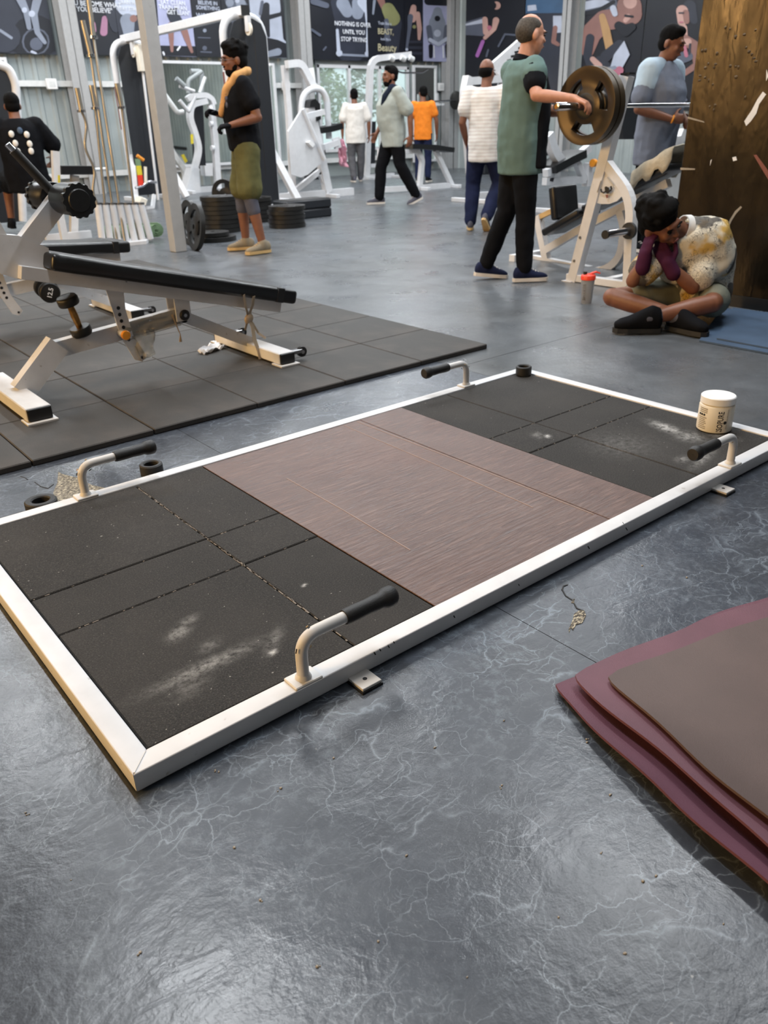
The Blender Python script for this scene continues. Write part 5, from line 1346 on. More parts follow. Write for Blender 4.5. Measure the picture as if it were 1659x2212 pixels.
# pale green machine half hidden by the post
P2 = lambda x, y: pY(x, y, 14.6)
t = thing('pulley_machine', 'pale grey-green machine tube with yellow sticker, half hidden by the square post', 'gym machine', (7.2, 14.6, 0)); tube, sheet = mk(P2, t)
tube('arm_tube', [(356, 250), (352, 290), (372, 330), (402, 372), (402, 428)], (0.10, 0.10), 'rail_white', fr=0.15)
tube('arm_tube', [(352, 200), (384, 244), (396, 242)], 0.05, 'rail_white')
sheet('warning_sticker', [(388, 335), (394, 333), (402, 348), (397, 352)], 0.02, 'yellow_sticker', dep=-0.07)
tube('base_tube', [(345, 432), (408, 428)], (0.1, 0.08), 'rail_white')
# leg press
P = lambda x, y: pY(x, y, 10.9)
t = thing('leg_press', 'large white leg press machine with a tilted foot plate', 'gym machine', (8.0, 10.9, 0)); tube, sheet = mk(P, t)
tube('base_tube', [(590, 436), (690, 430), (762, 426)], (0.12, 0.09))
sheet('foot_plate', [(598, 284), (627, 237), (634, 242), (650, 300), (674, 345), (668, 352), (640, 376), (625, 382), (604, 376), (600, 330)], 0.05, dep=-0.35)
tube('plate_edge', [(627, 237), (674, 345)], 0.035, dep=-0.36)
tube('carriage_arm', [(636, 253), (676, 243)], (0.08, 0.09), dep=-0.3)
tube('diagonal_beam', [(668, 232), (690, 330), (709, 428)], (0.14, 0.12))
tube('tall_post', [(636, 138), (645, 240), (655, 430)], (0.09, 0.08), dep=0.3)
tube('roof_tube', [(634, 137), (664, 134), (692, 188)], (0.11, 0.11), dep=0.2, fr=0.1)
tube('arch_tube', [(660, 330), (658, 235), (662, 205), (680, 190), (702, 192), (714, 214), (718, 300)], 0.052, dep=0.1, fr=0.2)
tube('strut', [(622, 424), (690, 370)], (0.08, 0.07))
tube('strut', [(690, 372), (712, 426)], (0.08, 0.07))
tube('side_lever', [(590, 146), (574, 160), (580, 215)], 0.05, dep=0.5)
tube('lever_grip', [(580, 213), (586, 248)], 0.035, 'black_rubber', dep=0.5)
tube('lever_end', [(578, 243), (587, 251)], 0.05, dep=0.5)
tube('top_rail', [(566, 140), (640, 134)], 0.03, 'rail_white', dep=0.8)
sheet('tread_block', [(634, 308), (640, 304), (650, 312), (644, 318)], 0.12, 'lid_white', dep=-0.42)
sheet('weight_shroud', [(692, 322), (728, 318), (734, 388), (704, 390)], 0.30, 'black_panel', dep=0.35)
sheet('side_shroud', [(660, 295), (676, 295), (680, 345), (662, 318)], 0.12, 'black_panel', dep=0.2)
tube('seat_pad', [(692, 282), (716, 278), (736, 272)], (0.09, 0.34), 'black_vinyl', dep=0.1)
sheet('head_pad', [(664, 218), (674, 214), (684, 225), (686, 258), (678, 262), (676, 232), (662, 232)], 0.22, 'black_vinyl', dep=-0.1)
tube('weight_peg', [(688, 318), (718, 308)], (0.09, 0.09), dep=-0.15)
sheet('peg_plate', [(706, 300), (720, 296), (724, 318), (712, 322)], 0.05, dep=-0.18)
sheet('sign_plate', [(686, 146), (708, 142), (712, 175), (692, 178)], 0.03, 'lid_white', dep=0.4)
tube('loop_handle', [(602, 212), (622, 212), (634, 245)], 0.022, 'black_rubber', dep=0.7)
tube('loop_handle', [(602, 214), (618, 242)], 0.022, 'black_rubber', dep=0.7)
foot_pair(t, P, [(598, 436), (705, 429)])
# pink towel hanging by the leg press
o = None
a, b, c_, d_ = P(728, 300), P(742, 300), P(752, 362), P(734, 358)
crumple('towel', 'pink towel hanging from the leg press beside the man in white', (a, b, c_, d_), 'pink_cloth', 0.05, 12, 4, 'towel')
# lat tower
P = lambda x, y: pY(x, y, 14.2)
t = thing('lat_tower', 'slim white pulley tower with an overhead arm behind the man in grey', 'gym machine', (12.0, 14.2, 0)); tube, sheet = mk(P, t)
tube('column', [(792, 386), (796, 250), (800, 128), (886, 118)], (0.12, 0.11), fr=0.25)
tube('base_tube', [(780, 387), (850, 380)], (0.1, 0.08))
sheet('shroud', [(801, 262), (818, 262), (816, 358), (799, 358)], 0.18, 'black_panel', dep=0.1)
tube('brace', [(800, 358), (836, 356)], (0.08, 0.06))
for x in (838, 862, 880): tube('pulley', [(x, 124), (x+9, 129)], 0.06, 'rail_white', dep=-0.05)
tube('lat_bar', [(842, 150), (862, 158), (905, 158), (918, 150)], 0.018, 'chrome', dep=-0.1)
foot_pair(t, P, [(790, 387), (845, 381)])
# flat bench far behind the walking man
P = lambda x, y: pY(x, y, 10.6)
t = thing('flat_bench', 'white legged bench with a dark pad behind the man in grey', 'bench', (10.2, 10.6, 0)); tube, sheet = mk(P, t)
tube('pad', [(880, 316), (930, 318), (970, 324)], (0.08, 0.30), 'black_vinyl')
tube('leg', [(900, 324), (912, 345), (906, 408)], (0.08, 0.08)); tube('leg', [(940, 324), (976, 404)], (0.08, 0.08)); tube('base_tube', [(904, 409), (978, 404)], (0.09, 0.07))
tube('leg', [(822, 322), (818, 408)], (0.08, 0.08)); tube('base_tube', [(816, 410), (905, 409)], (0.09, 0.07)); tube('side_rail', [(820, 330), (905, 326)], (0.07, 0.07))
foot_pair(t, P, [(908, 409), (974, 404)], 0.5)
# bar on a wall bracket by the corner column, and a black cabinet below
P = lambda x, y: pY(x, y, 15.4)
t = thing('barbell', 'barbell with a small black plate racked beside the corner column', 'barbell', P(970, 218), 0); tube, sheet = mk(P, t)
tube('shaft', [(930, 220), (992, 216)], 0.025, 'chrome')
obj('end_plate', lathe(NB(), [(0, -0.03), (0.20, -0.03), (0.215, -0.02), (0.215, 0.02), (0.20, 0.03), (0, 0.03)], 26, axis_m(P(985, 217), (1, 0, 0))), 'iron_plate', t)
tube('wall_bracket', [(958, 200), (958, 226)], (0.06, 0.06), dep=0.25); obj('wall_arm', box2(NB(), P(957, 222)+Vector((-0.03, -0.03, -0.06)), P(957, 222)+Vector((0.03, 0.60, -0.01))), 'white_frame', t, smooth=False)
c = pZ(990, 380); c.x, c.y = 14.6, 13.2
t = thing('loudspeaker', 'black loudspeaker cabinet on the floor near the corner column', 'loudspeaker', (c.x, c.y, 0))
obj('cabinet', box2(NB(), (c.x-0.28, c.y-0.25, 0), (c.x+0.28, c.y+0.25, 0.80), 0.02), 'black_panel', t, smooth=False)
for z in (0.25, 0.58): obj('driver', lathe(NB(), [(0.16, 0), (0.17, 0.012), (0.14, 0.012), (0.05, -0.01), (0, 0.0)], 24, axis_m((c.x, c.y-0.25, z), (0, -1, 0))), 'black_rubber', t)
obj('badge', box2(NB(), (c.x-0.12, c.y-0.258, 0.71), (c.x+0.05, c.y-0.25, 0.75)), 'rail_white', t, smooth=False)
# machine with the tilted white cover, behind the man in the striped shirt
P = lambda x, y: pY(x, y, 8.0)
t = thing('plate_loaded_machine', 'white machine with a tilted printed cover behind the man in white stripes', 'gym machine', (9.4, 8.0, 0)); tube, sheet = mk(P, t)
cv = sheet('cover', [(1062, 138), (1124, 84), (1140, 122), (1086, 172)], 0.06)
for k in range(5):
    x, y = 1090+8*k, 140-9*k
    q = [P(x-3, y-2), P(x+6, y-4), P(x+7, y), P(x-2, y+3)]
    obj('cover_print', prism(NB(), [v-Vector((0, 0.004, 0)) for v in q], (0, 0.003, 0)), 'print_black', cv, smooth=False)
tube('side_tube', [(1012, 166), (1004, 205), (1012, 300), (1022, 425)], (0.12, 0.12), dep=0.0, fr=0.2)
tube('cross_tube', [(1010, 176), (1080, 170)], (0.1, 0.1), dep=0.0)
tube('post', [(1088, 168), (1072, 240), (1074, 420)], (0.10, 0.10))
tube('base_tube', [(1018, 424), (1078, 420)], (0.1, 0.08), dep=0.0)
sheet('back_panel', [(1086, 176), (1120, 140), (1124, 300), (1090, 300)], 0.06, 'black_panel', dep=0.1)
tube('knob', [(1084, 200), (1090, 200)], 0.05, dep=-0.1)
foot_pair(t, P, [(1018, 425), (1074, 421)], 0.8)
# leg curl behind the barbell plate
P = lambda x, y: pY(x, y, 6.1)
t = thing('leg_curl', 'low white leg curl bench seen under the barbell plate', 'gym machine', (8.4, 6.1, 0)); tube, sheet = mk(P, t)
tube('base_tube', [(1176, 392), (1262, 388)], (0.09, 0.08)); tube('rail', [(1178, 374), (1232, 352), (1272, 318)], (0.09, 0.09))
tube('leg', [(1244, 348), (1262, 390)], (0.08, 0.08)); tube('leg', [(1190, 372), (1186, 392)], (0.08, 0.08)); tube('front_post', [(1272, 352), (1268, 402)], (0.10, 0.10))
tube('lever', [(1184, 290), (1196, 330), (1212, 350)], (0.12, 0.10), fr=0.1); tube('pad', [(1186, 366), (1222, 346), (1252, 332)], (0.10, 0.34), 'black_vinyl', dep=0.05)
tube('roller_pad', [(1266, 352), (1272, 352)], 0.05, 'orange_plastic', dep=-0.1)
sheet('weight_shroud', [(1200, 255), (1262, 255), (1266, 335), (1204, 350)], 0.2, 'black_panel', dep=0.6)
foot_pair(t, P, [(1180, 392), (1262, 389)], 0.5)
# machine behind the man in the grey polo
P = lambda x, y: pY(x, y, 4.3)
t = thing('seated_row', 'white machine with a yellow sticker between the man in the polo and the black pillar', 'gym machine', (8.9, 4.3, 0)); tube, sheet = mk(P, t)
tube('seat_frame', [(1436, 268), (1438, 308), (1466, 304), (1474, 282)], (0.10, 0.09), fr=0.06)
sheet('side_panel', [(1418, 372), (1432, 332), (1478, 318), (1478, 452), (1440, 460)], 0.08, 'rail_white')
sheet('warning_sticker', [(1418, 356), (1426, 336), (1436, 334), (1428, 358)], 0.02, 'yellow_sticker', dep=-0.03)
tube('rail', [(1410, 318), (1470, 318)], (0.09, 0.08)); tube('post', [(1444, 312), (1448, 466)], (0.10, 0.10), dep=0.2)
tube('grip', [(1462, 260), (1490, 254)], 0.035, 'rail_white', dep=-0.3)
sheet('weight_shroud', [(1442, 220), (1490, 220), (1490, 300), (1446, 300)], 0.2, 'black_panel', dep=0.6)
foot_pair(t, P, [(1446, 468)], 0.7)
# machine at the far left with the black shroud
P = lambda x, y: pY(x, y, 10.2)
t = thing('pulldown_machine', 'white machine with a tall black shroud at the left edge behind the seated person', 'gym machine', (2.6, 10.2, 0)); tube, sheet = mk(P, t)
sheet('shroud', [(-40, 150), (-10, 142), (12, 148), (30, 172), (40, 320), (48, 478), (-40, 485)], 0.10, 'black_panel')
tube('shroud_edge', [(-40, 140), (-5, 138), (20, 148), (34, 180), (50, 478)], 0.05, fr=0.15)
t = thing('machine_seat', 'white framed machine seat under the person in the black printed T-shirt', 'gym machine', (pY(60, 400, 8.7).x, 8.7, 0)); tube, sheet = mk(P, t)
tube('seat_post', [(70, 372), (72, 498)], (0.08, 0.08), dep=-1.5); tube('seat_pad', [(34, 362), (96, 362)], (0.09, 0.34), 'black_vinyl', dep=-1.5)
tube('front_post', [(6, 325), (12, 420), (30, 500)], (0.07, 0.07), dep=-1.9, fr=0.2)
tube('base_tube', [(6, 395), (70, 390)], (0.07, 0.07), dep=-1.6, fr=0.1); tube('side_bar', [(96, 362), (134, 360)], 0.018, 'rail_white', dep=-1.5)
tube('foot_tube', [(10, 502), (100, 496)], (0.08, 0.06), dep=-1.6)
sheet('warning_sticker', [(10, 370), (14, 370), (15, 392), (11, 392)], 0.02, 'yellow_sticker', dep=-1.94)

# bands and a handle hanging on the left cable tower
t = thing('resistance_band', 'striped red, yellow and green exercise band hanging on the left cable tower', 'exercise band', pY(301, 340, 12.95))
for (a, b, m) in (((297, 343), (299, 358), 'green_mat'), ((299, 358), (302, 378), 'yellow_sticker'), ((302, 378), (305, 402), 'red_plastic')):
    obj('band_section', sweep(NB(), [pY(*a, 12.95), pY(*b, 12.95)], (0.09, 0.02), up=(0, 1, 0)), m, t, smooth=False)
obj('band_clip', sweep(NB(), [pY(296, 336, 12.95), pY(310, 346, 12.95)], 0.03, 8), 'orange_plastic', t)
t = thing('hanging_bar', 'bent chrome handle hanging low on the left cable tower', 'cable handle', pY(315, 395, 12.9))
obj('grip_bar', sweep(NB(), fillet([pY(292, 406, 12.9), pY(310, 402, 12.9), pY(318, 392, 12.9), pY(338, 394, 12.9)], 0.05), 0.022, 10), 'chrome', t)
obj('clip', sweep(NB(), [pY(314, 360, 12.9), pY(315, 396, 12.9)], 0.028, 8), 'cream_plastic', t)
# low row handle and foot stand at the tower base
t = thing('pedal_frame', 'white pedal frame standing on the floor before the left cable tower', 'foot stand', (pZ(320, 452).x, pZ(320, 452).y, 0))
c = pZ(320, 452)
obj('stand_tube', sweep(NB(), [(c.x-0.18, c.y, 0.02), (c.x+0.10, c.y+0.05, 0.02), (c.x+0.18, c.y+0.10, 0.20)], (0.05, 0.05), up=(0, 1, 0)), 'white_frame', t, smooth=False)
obj('pedal', box(NB(), (c.x-0.10, c.y, 0.13), (0.12, 0.20, 0.10), Euler((0, 0.5, 0)), 0.01), 'cream_plastic', t, smooth=False)
obj('pedal_post', cyl(NB(), (c.x-0.10, c.y, 0.03), (c.x-0.10, c.y, 0.10), 0.02, 10), 'white_frame', t)

# ================================================================== people
FOLDS = bpy.data.textures.new('cloth_folds', 'CLOUDS'); FOLDS.noise_scale = 0.11; FOLDS.noise_depth = 2
def fuse(o, voxel, folds=0.0, it=3):
    """one continuous skin over overlapping volumes"""
    m = o.modifiers.new('fuse', 'REMESH'); m.mode = 'VOXEL'; m.voxel_size = voxel; m.use_smooth_shade = True
    s_ = o.modifiers.new('smooth', 'SMOOTH'); s_.factor = 0.5; s_.iterations = it
    if folds:
        d = o.modifiers.new('folds', 'DISPLACE'); d.texture = FOLDS; d.strength = folds; d.mid_level = 0.5; d.texture_coords = 'GLOBAL'
    return o
def limb(bm, pts, rs, n=14):
    """tapering round limb with ball joints"""
    pts = [Vector(p) for p in pts]
    # resample so radii blend smoothly through the joints
    P_, R_ = [], []
    for i in range(len(pts)-1):
        for k in range(4):
            f = k/4; P_.append(pts[i].lerp(pts[i+1], f)); R_.append(rs[i]*(1-f)+rs[i+1]*f)
    P_.append(pts[-1]); R_.append(rs[-1])
    sweep(bm, P_, R_, n)
    for p, r in zip(pts, rs): ball(bm, p, r*0.99, seg=12, rings=8)
def rotm(yaw=0, pitch=0, roll=0):
    return (Matrix.Rotation(yaw, 3, 'Z') @ Matrix.Rotation(pitch, 3, 'Y') @ Matrix.Rotation(roll, 3, 'X'))
def hand(bm, wrist, d, nrm, k=1.0, thumb=1, curl=0.35, grow=0.0, spread=1.0):
    """palm and five fingers: d = pointing direction, nrm = palm side, thumb = sign along side axis"""
    w_ = Vector(wrist); d = Vector(d).normalized(); nrm = Vector(nrm); nrm = (nrm-d*nrm.dot(d)).normalized(); s_ = d.cross(nrm).normalized()
    loft(bm, [(w_-d*0.012*k, s_*(0.026+grow)*k, nrm*(0.020+grow)*k), (w_+d*0.02*k, s_*(0.034+grow)*k, nrm*(0.019+grow)*k), (w_+d*0.055*k, s_*(0.042+grow)*k, nrm*(0.017+grow)*k), (w_+d*0.092*k, s_*(0.041+grow)*k, nrm*(0.013+grow)*k)])
    for i, (o_, L) in enumerate(((0.031, 0.070), (0.0105, 0.080), (-0.0105, 0.075), (-0.031, 0.058))):
        b = w_+d*(0.088-0.006*abs(i-1.2))*k+s_*o_*thumb*k*spread; pts = [b]; dd = d.copy(); a = curl*(0.8+0.12*i)
        for seg in (0.42, 0.33, 0.25):
            q = math.cos(a); dd = (d*math.cos(a)+nrm*math.sin(a)).normalized(); pts.append(pts[-1]+dd*L*seg*k); a += curl*1.15
        limb(bm, pts, [(0.0098+grow*0.8)*k, (0.0092+grow*0.8)*k, (0.0086+grow*0.7)*k, (0.0074+grow*0.7)*k], 10)
    b = w_+d*0.022*k+s_*0.030*thumb*k
    t1 = (d*0.55+s_*0.75*thumb+nrm*0.35).normalized(); t2 = (d*0.8+s_*0.35*thumb+nrm*0.45).normalized()
    limb(bm, [b, b+t1*0.038*k, b+t1*0.038*k+t2*0.030*k, b+t1*0.038*k+t2*0.054*k], [(0.0135+grow)*k, (0.0118+grow)*k, (0.0105+grow*0.8)*k, (0.0088+grow*0.8)*k], 10)

def person(label, loc, heading, H, J, L, voxel=0.009):
    """J: joints that differ from a standing pose (local: x forward, y left). L: look."""
    k = H/1.75
    D = dict(pel=(0, 0, 0.93), spine=(0.0, 0, 1.08), chest=(0.012, 0, 1.27), neck=(-0.012, 0, 1.475), head=(0.028, 0, 1.615),
             shL=(-0.01, 0.185, 1.415), elL=(-0.035, 0.235, 1.13), wrL=(0.04, 0.235, 0.885), shR=(-0.01, -0.185, 1.415), elR=(-0.035, -0.235, 1.13), wrR=(0.04, -0.235, 0.885),
             hipL=(0, 0.088, 0.90), knL=(0.02, 0.10, 0.495), anL=(-0.03, 0.105, 0.088), hipR=(0, -0.088, 0.90), knR=(0.02, -0.10, 0.495), anR=(-0.03, -0.105, 0.088),
             toeL=(1, 0.15, -0.25), toeR=(1, -0.15, -0.25), hdL=None, hdR=None, nL=None, nR=None, hr=(0, 0.05, 0))
    abs_ = set()
    for n_, v in J.items():
        D[n_] = v
        if n_ in ('abs',): abs_ = set(v)
    V = {}
    for n_, v in D.items():
        if n_ in ('hr', 'abs') or v is None: continue
        V[n_] = Vector(v) if (n_.startswith('toe') or n_[0] == 'n' and n_ in ('nL', 'nR') or n_.startswith('hd') or n_ in abs_) else Vector(v)*k
    t = thing('person', label, 'person', loc, heading)
    skin = L['skin']; up = Vector((0, 0, 1))
    sh_ax = (V['shL']-V['shR']).normalized(); hp_ax = (V['hipL']-V['hipR']).normalized()
    # torso rings along the spine
    sp = [V['pel']-(V['spine']-V['pel']).normalized()*0.09*k, V['pel'], V['spine'], V['chest'], V['chest'].lerp(V['neck'], 0.55), V['chest'].lerp(V['neck'], 0.86), V['neck']]
    bel = L.get('belly', 0.0); wid = L.get('wide', 1.0)
    rad = [(0.166, 0.122), (0.168, 0.122+bel*0.4), (0.160, 0.115+bel), (0.176, 0.122+bel*0.6), (0.182, 0.110), (0.125, 0.082), (0.066, 0.064)]
    def torso(bm, grow, hem=0.0, top=7, start=0):
        rings = []
        pts = sp[:]
        if hem: pts[0] = V['pel']-(V['spine']-V['pel']).normalized()*(0.09+hem)*k
        for i in range(start, top):
            tg = (pts[min(i+1, 6)]-pts[max(i-1, 0)]).normalized(); f = min(1, i/4.0)
            ax = hp_ax.lerp(sh_ax, f); ax = (ax-tg*ax.dot(tg)).normalized(); dp = tg.cross(ax)
            a, b = rad[i]; off = dp*(bel*0.55*k if i in (2, 3) else 0) * (1 if dp.dot(Vector((1, 0, 0))) > 0 else -1)
            rings.append((pts[i]+off, ax*(a*wid+grow)*k, dp*(b+grow)*k))
        loft(bm, rings)
    # ---- body
    bm = NB(); torso(bm, -0.012)
    limb(bm, [V['neck']-up*0.03*k, V['neck'].lerp(V['head'], 0.6)], [0.060*k, 0.055*k])
    for s_ in 'LR':
        limb(bm, [V['sh'+s_], V['sh'+s_].lerp(V['el'+s_], 0.4), V['el'+s_], V['el'+s_].lerp(V['wr'+s_], 0.3), V['wr'+s_]], [0.052*k, 0.050*k, 0.040*k, 0.041*k, 0.026*k])
        if not L.get('glove'):
            fd = V.get('hd'+s_) or (V['wr'+s_]-V['el'+s_]); nn = V.get('n'+s_) or Vector((0, -1 if s_ == 'L' else 1, 0))
            hand(bm, V['wr'+s_], fd, nn, k, L.get('thumb'+s_, 1 if s_ == 'R' else -1), L.get('curl', 0.35))
        limb(bm, [V['hip'+s_], V['hip'+s_].lerp(V['kn'+s_], 0.5), V['kn'+s_], V['kn'+s_].lerp(V['an'+s_], 0.3), V['an'+s_]], [0.078*k, 0.072*k, 0.054*k, 0.056*k, 0.036*k])
    # head
    HM = Matrix.Translation(V['head']) @ rotm(*D['hr']).to_4x4() @ Matrix.Scale(k*L.get('headk', 1.0), 4)
    R3 = HM.to_3x3().normalized(); kk = k*L.get('headk', 1.0)
    hp = lambda x, y, z: HM @ Vector((x, y, z))
    def hb(b_, c, r, M=None): ball(b_, hp(*c), tuple(x*kk for x in r), R3 if M is None else R3 @ M)
    hb(bm, (-0.012, 0, 0.030), (0.096, 0.076, 0.095)); hb(bm, (0.030, 0, -0.030), (0.066, 0.061, 0.088)); hb(bm, (0.040, 0, -0.082), (0.046, 0.044, 0.036))
    hb(bm, (0.086, 0, 0.030), (0.016, 0.045, 0.012)); hb(bm, (0.102, 0, -0.020), (0.020, 0.015, 0.014)); hb(bm, (0.094, 0, 0.000), (0.015, 0.011, 0.030)); hb(bm, (0.090, 0, -0.058), (0.014, 0.025, 0.014))
    for y in (1, -1):
        hb(bm, (-0.012, 0.077*y, -0.012), (0.022, 0.012, 0.034)); hb(bm, (0.068, 0.036*y, -0.022), (0.022, 0.022, 0.020))
    body = fuse(obj('body', bm, skin, t, world=False), voxel); 
    # facial parts
    for y in (1, -1):
        b_ = NB(); hb(b_, (0.0885, 0.031*y, 0.006), (0.0085, 0.014, 0.0062)); obj('eye', b_, 'eye_dark', t, world=False)
        b_ = NB(); hb(b_, (0.094, 0.032*y, 0.026), (0.008, 0.021, 0.0045)); obj('eyebrow', b_, L.get('hair', 'hair_black'), t, world=False)
    b_ = NB(); hb(b_, (0.0995, 0, -0.058), (0.0075, 0.022, 0.0065)); obj('mouth', b_, 'lip', t, world=False)
    hs = L.get('hairstyle', 'short'); hm = L.get('hair', 'hair_black'); b_ = NB()
    if hs == 'short':
        hb(b_, (-0.022, 0, 0.048), (0.100, 0.083, 0.088)); hb(b_, (-0.045, 0, -0.005), (0.066, 0.079, 0.070)); hb(b_, (0.030, 0, 0.098), (0.050, 0.062, 0.034))
    elif hs == 'full':
        hb(b_, (-0.026, 0, 0.060), (0.112, 0.094, 0.098)); hb(b_, (-0.050, 0, -0.010), (0.070, 0.086, 0.082)); hb(b_, (0.030, 0, 0.112), (0.062, 0.070, 0.040))
        rr = random.Random(4)
        for q in range(30):
            a = rr.uniform(0, 6.28); e = rr.uniform(0.1, 1.4); hb(b_, (-0.026+0.106*math.cos(a)*math.cos(e), 0.090*math.sin(a)*math.cos(e), 0.060+0.094*math.sin(e)), (0.022, 0.022, 0.016)) if math.cos(a)*math.cos(e) < 0.75 else None
    else:                                                     # bald crown with a fringe of hair
        up_ = 0.034 if hs == 'thin' else 0.0
        hb(b_, (-0.040, 0, 0.000+up_*0.6), (0.077, 0.082, 0.064+up_*0.5)); hb(b_, (-0.020, 0, 0.018+up_), (0.088, 0.0815, 0.046+up_*0.4))
    fuse(obj('hair', b_, hm, t, world=False), 0.008)
    if L.get('beard'):
        b_ = NB(); hb(b_, (0.046, 0, -0.086), (0.052, 0.050, 0.044)); hb(b_, (0.020, 0, -0.055), (0.050, 0.0635, 0.050)); hb(b_, (0.098, 0, -0.043), (0.012, 0.026, 0.008))
        fuse(obj('beard', b_, hm, t, world=False), 0.006)
    # ---- shirt with sleeves
    b_ = NB(); g_ = L.get('loose', 0.014); torso(b_, g_, L.get('hem', 0.05), 7)
    sl = L.get('sleeve', 0.55)
    for s_ in 'LR':
        a, e = V['sh'+s_], V['el'+s_]; inn = V['chest'].lerp(V['neck'], 0.7)
        limb(b_, [inn.lerp(a, 0.45), a, a.lerp(e, sl)], [(0.052+g_*0.4)*k, (0.056+g_)*k, (0.058+g_*1.2)*k])
    shirt = fuse(obj('shirt', b_, L['shirt'], t, world=False), 0.013, 0.020)
    if L.get('collar'):
        ax = (V['head']-V['neck']).normalized(); c = V['neck']-ax*0.012*k
        b_ = lathe(NB(), [(0.070*k, -0.012*k), (0.078*k, -0.004*k), (0.072*k, 0.030*k), (0.066*k, 0.030*k), (0.064*k, -0.010*k)], 20, axis_m(c, ax), closed=True); obj('collar', b_, L['collar'], t, world=False)
    # ---- trousers
    b_ = NB(); cut = L.get('legs', 1.0); g2 = L.get('legloose', 0.012)
    rings = []
    w0 = V['pel'].lerp(V['spine'], 0.35); lo_ = (V['hipL']+V['hipR'])/2-(V['spine']-V['pel']).normalized()*0.07*k
    for c, a, b2 in ((w0, 0.160, 0.116), (V['pel'], 0.170, 0.124), (lo_, 0.160, 0.115)):
        tg = (V['spine']-V['pel']).normalized(); ax = (hp_ax-tg*hp_ax.dot(tg)).normalized(); rings.append((c, ax*(a*wid+0.002)*k, tg.cross(ax)*(b2+0.002)*k))
    loft(b_, rings)
    for s_ in 'LR':
        h_, n2, a = V['hip'+s_], V['kn'+s_], V['an'+s_]
        if cut >= 0.99: limb(b_, [h_, h_.lerp(n2, 0.5), n2, n2.lerp(a, 0.5), n2.lerp(a, 0.96)], [(0.090+g2)*k, (0.082+g2)*k, (0.064+g2)*k, (0.060+g2)*k, (0.048+g2)*k])
        elif cut <= 0.5: limb(b_, [h_, h_.lerp(n2, 0.5), h_.lerp(n2, cut*2)], [(0.092+g2)*k, (0.088+g2)*k, (0.084+g2*1.4)*k])
        else: limb(b_, [h_, h_.lerp(n2, 0.5), n2, n2.lerp(a, cut*2-1)], [(0.090+g2)*k, (0.085+g2)*k, (0.070+g2)*k, (0.062+g2)*k])
    fuse(obj('shorts' if cut < 0.8 else 'trousers', b_, L['pants'], t, world=False), 0.013, 0.018)
    # ---- shoes
    for s_ in 'LR':
        a = V['an'+s_]; d = V['toe'+s_]; fl = L.get('flatshoes', True)
        d = Vector((d.x, d.y, 0 if fl else d.z)).normalized(); sd = d.cross(up).normalized() if abs(d.z) < 0.9 else Vector((0, 1, 0)); u = sd.cross(d).normalized()
        o = a-u*0.080*k
        if L.get('tip'+s_):
            q = Matrix.Rotation(L['tip'+s_], 3, sd); d = q @ d; u = q @ u; o = a-u*0.080*k
        out = [(-0.075, 0.024), (-0.088, 0.0), (-0.075, -0.024), (-0.03, -0.033), (0.04, -0.036), (0.11, -0.045), (0.165, -0.038), (0.188, -0.012), (0.188, 0.012), (0.165, 0.036), (0.11, 0.042), (0.04, 0.036), (-0.03, 0.033)]
        hs_ = L.get('shoeh', 1.0)
        sh = NB(); loft(sh, [(o+d*x*k+u*z*hs_*k, sd*w_*k*(0.5+0.5*hs_), u*h_*hs_*k) for x, z, w_, h_ in ((-0.082, 0.050, 0.014, 0.022), (-0.066, 0.055, 0.032, 0.048), (-0.02, 0.060, 0.037, 0.056), (0.04, 0.050, 0.039, 0.044), (0.10, 0.040, 0.043, 0.030), (0.15, 0.034, 0.037, 0.024), (0.182, 0.030, 0.018, 0.013))])
        limb(sh, [a-u*0.02*k, a+u*0.012*k], [0.046*k, 0.044*k])
        so = fuse(obj('shoe', sh, L['shoe'], t, world=False), 0.009)
        obj('sole', prism(NB(), [o+d*x*k+sd*y*k for x, y in out], u*0.026*k), L['sole'], so, world=False, smooth=False)
        b_ = NB()
        for q in range(4): sweep(b_, [o+d*(0.045+0.020*q)*k+u*(0.093-0.0105*q)*k-sd*0.018*k, o+d*(0.050+0.020*q)*k+u*(0.098-0.0105*q)*k, o+d*(0.045+0.020*q)*k+u*(0.093-0.0105*q)*k+sd*0.018*k], 0.0035*k, 6)
        obj('laces', b_, L.get('lace', L['sole']), so, world=False)
    return t, V, k
def world_j(loc, heading): 
    Mi = M_of(loc, heading).inverted(); return lambda p: tuple(Mi @ Vector(p))
def pP(px, py, pt, n):
    d = ray(px, py); return CAM_POS + d*((Vector(pt)-CAM_POS).dot(Vector(n))/d.dot(Vector(n)))
rad_ = math.radians

# ---- man in olive shorts, towel round his neck
loc = (3.88, 6.02, 0); hd = rad_(158)
t, V, k = person('person in a black T-shirt and olive shorts with a tan towel round the neck', loc, hd, 1.80,
    dict(hipL=(0, 0.09, 0.90), knL=(0.02, 0.15, 0.49), anL=(-0.05, 0.19, 0.088), hipR=(0, -0.09, 0.90), knR=(0.06, -0.12, 0.49), anR=(0.06, -0.13, 0.088), toeL=(1, 0.35, 0), toeR=(1, -0.1, 0),
         elL=(-0.10, 0.245, 1.155), wrL=(0.145, 0.21, 1.10), hdL=(1, -0.25, -0.1), nL=(0, -1, 0.0), elR=(-0.02, -0.24, 1.16), wrR=(0.21, -0.16, 1.20), hdR=(1, 0.4, 0.3), hr=(0.12, 0.12, 0)),
    dict(skin='skin_dark', hair='hair_black', hairstyle='full', beard=True, shirt='cloth_black', pants='cloth_olive', legs=0.40, legloose=0.026, shoe='shoe_taupe', sole='sole_tan', loose=0.020, hem=-0.05, belly=0.02, glove=True, headk=1.02), 0.008)
b_ = NB()
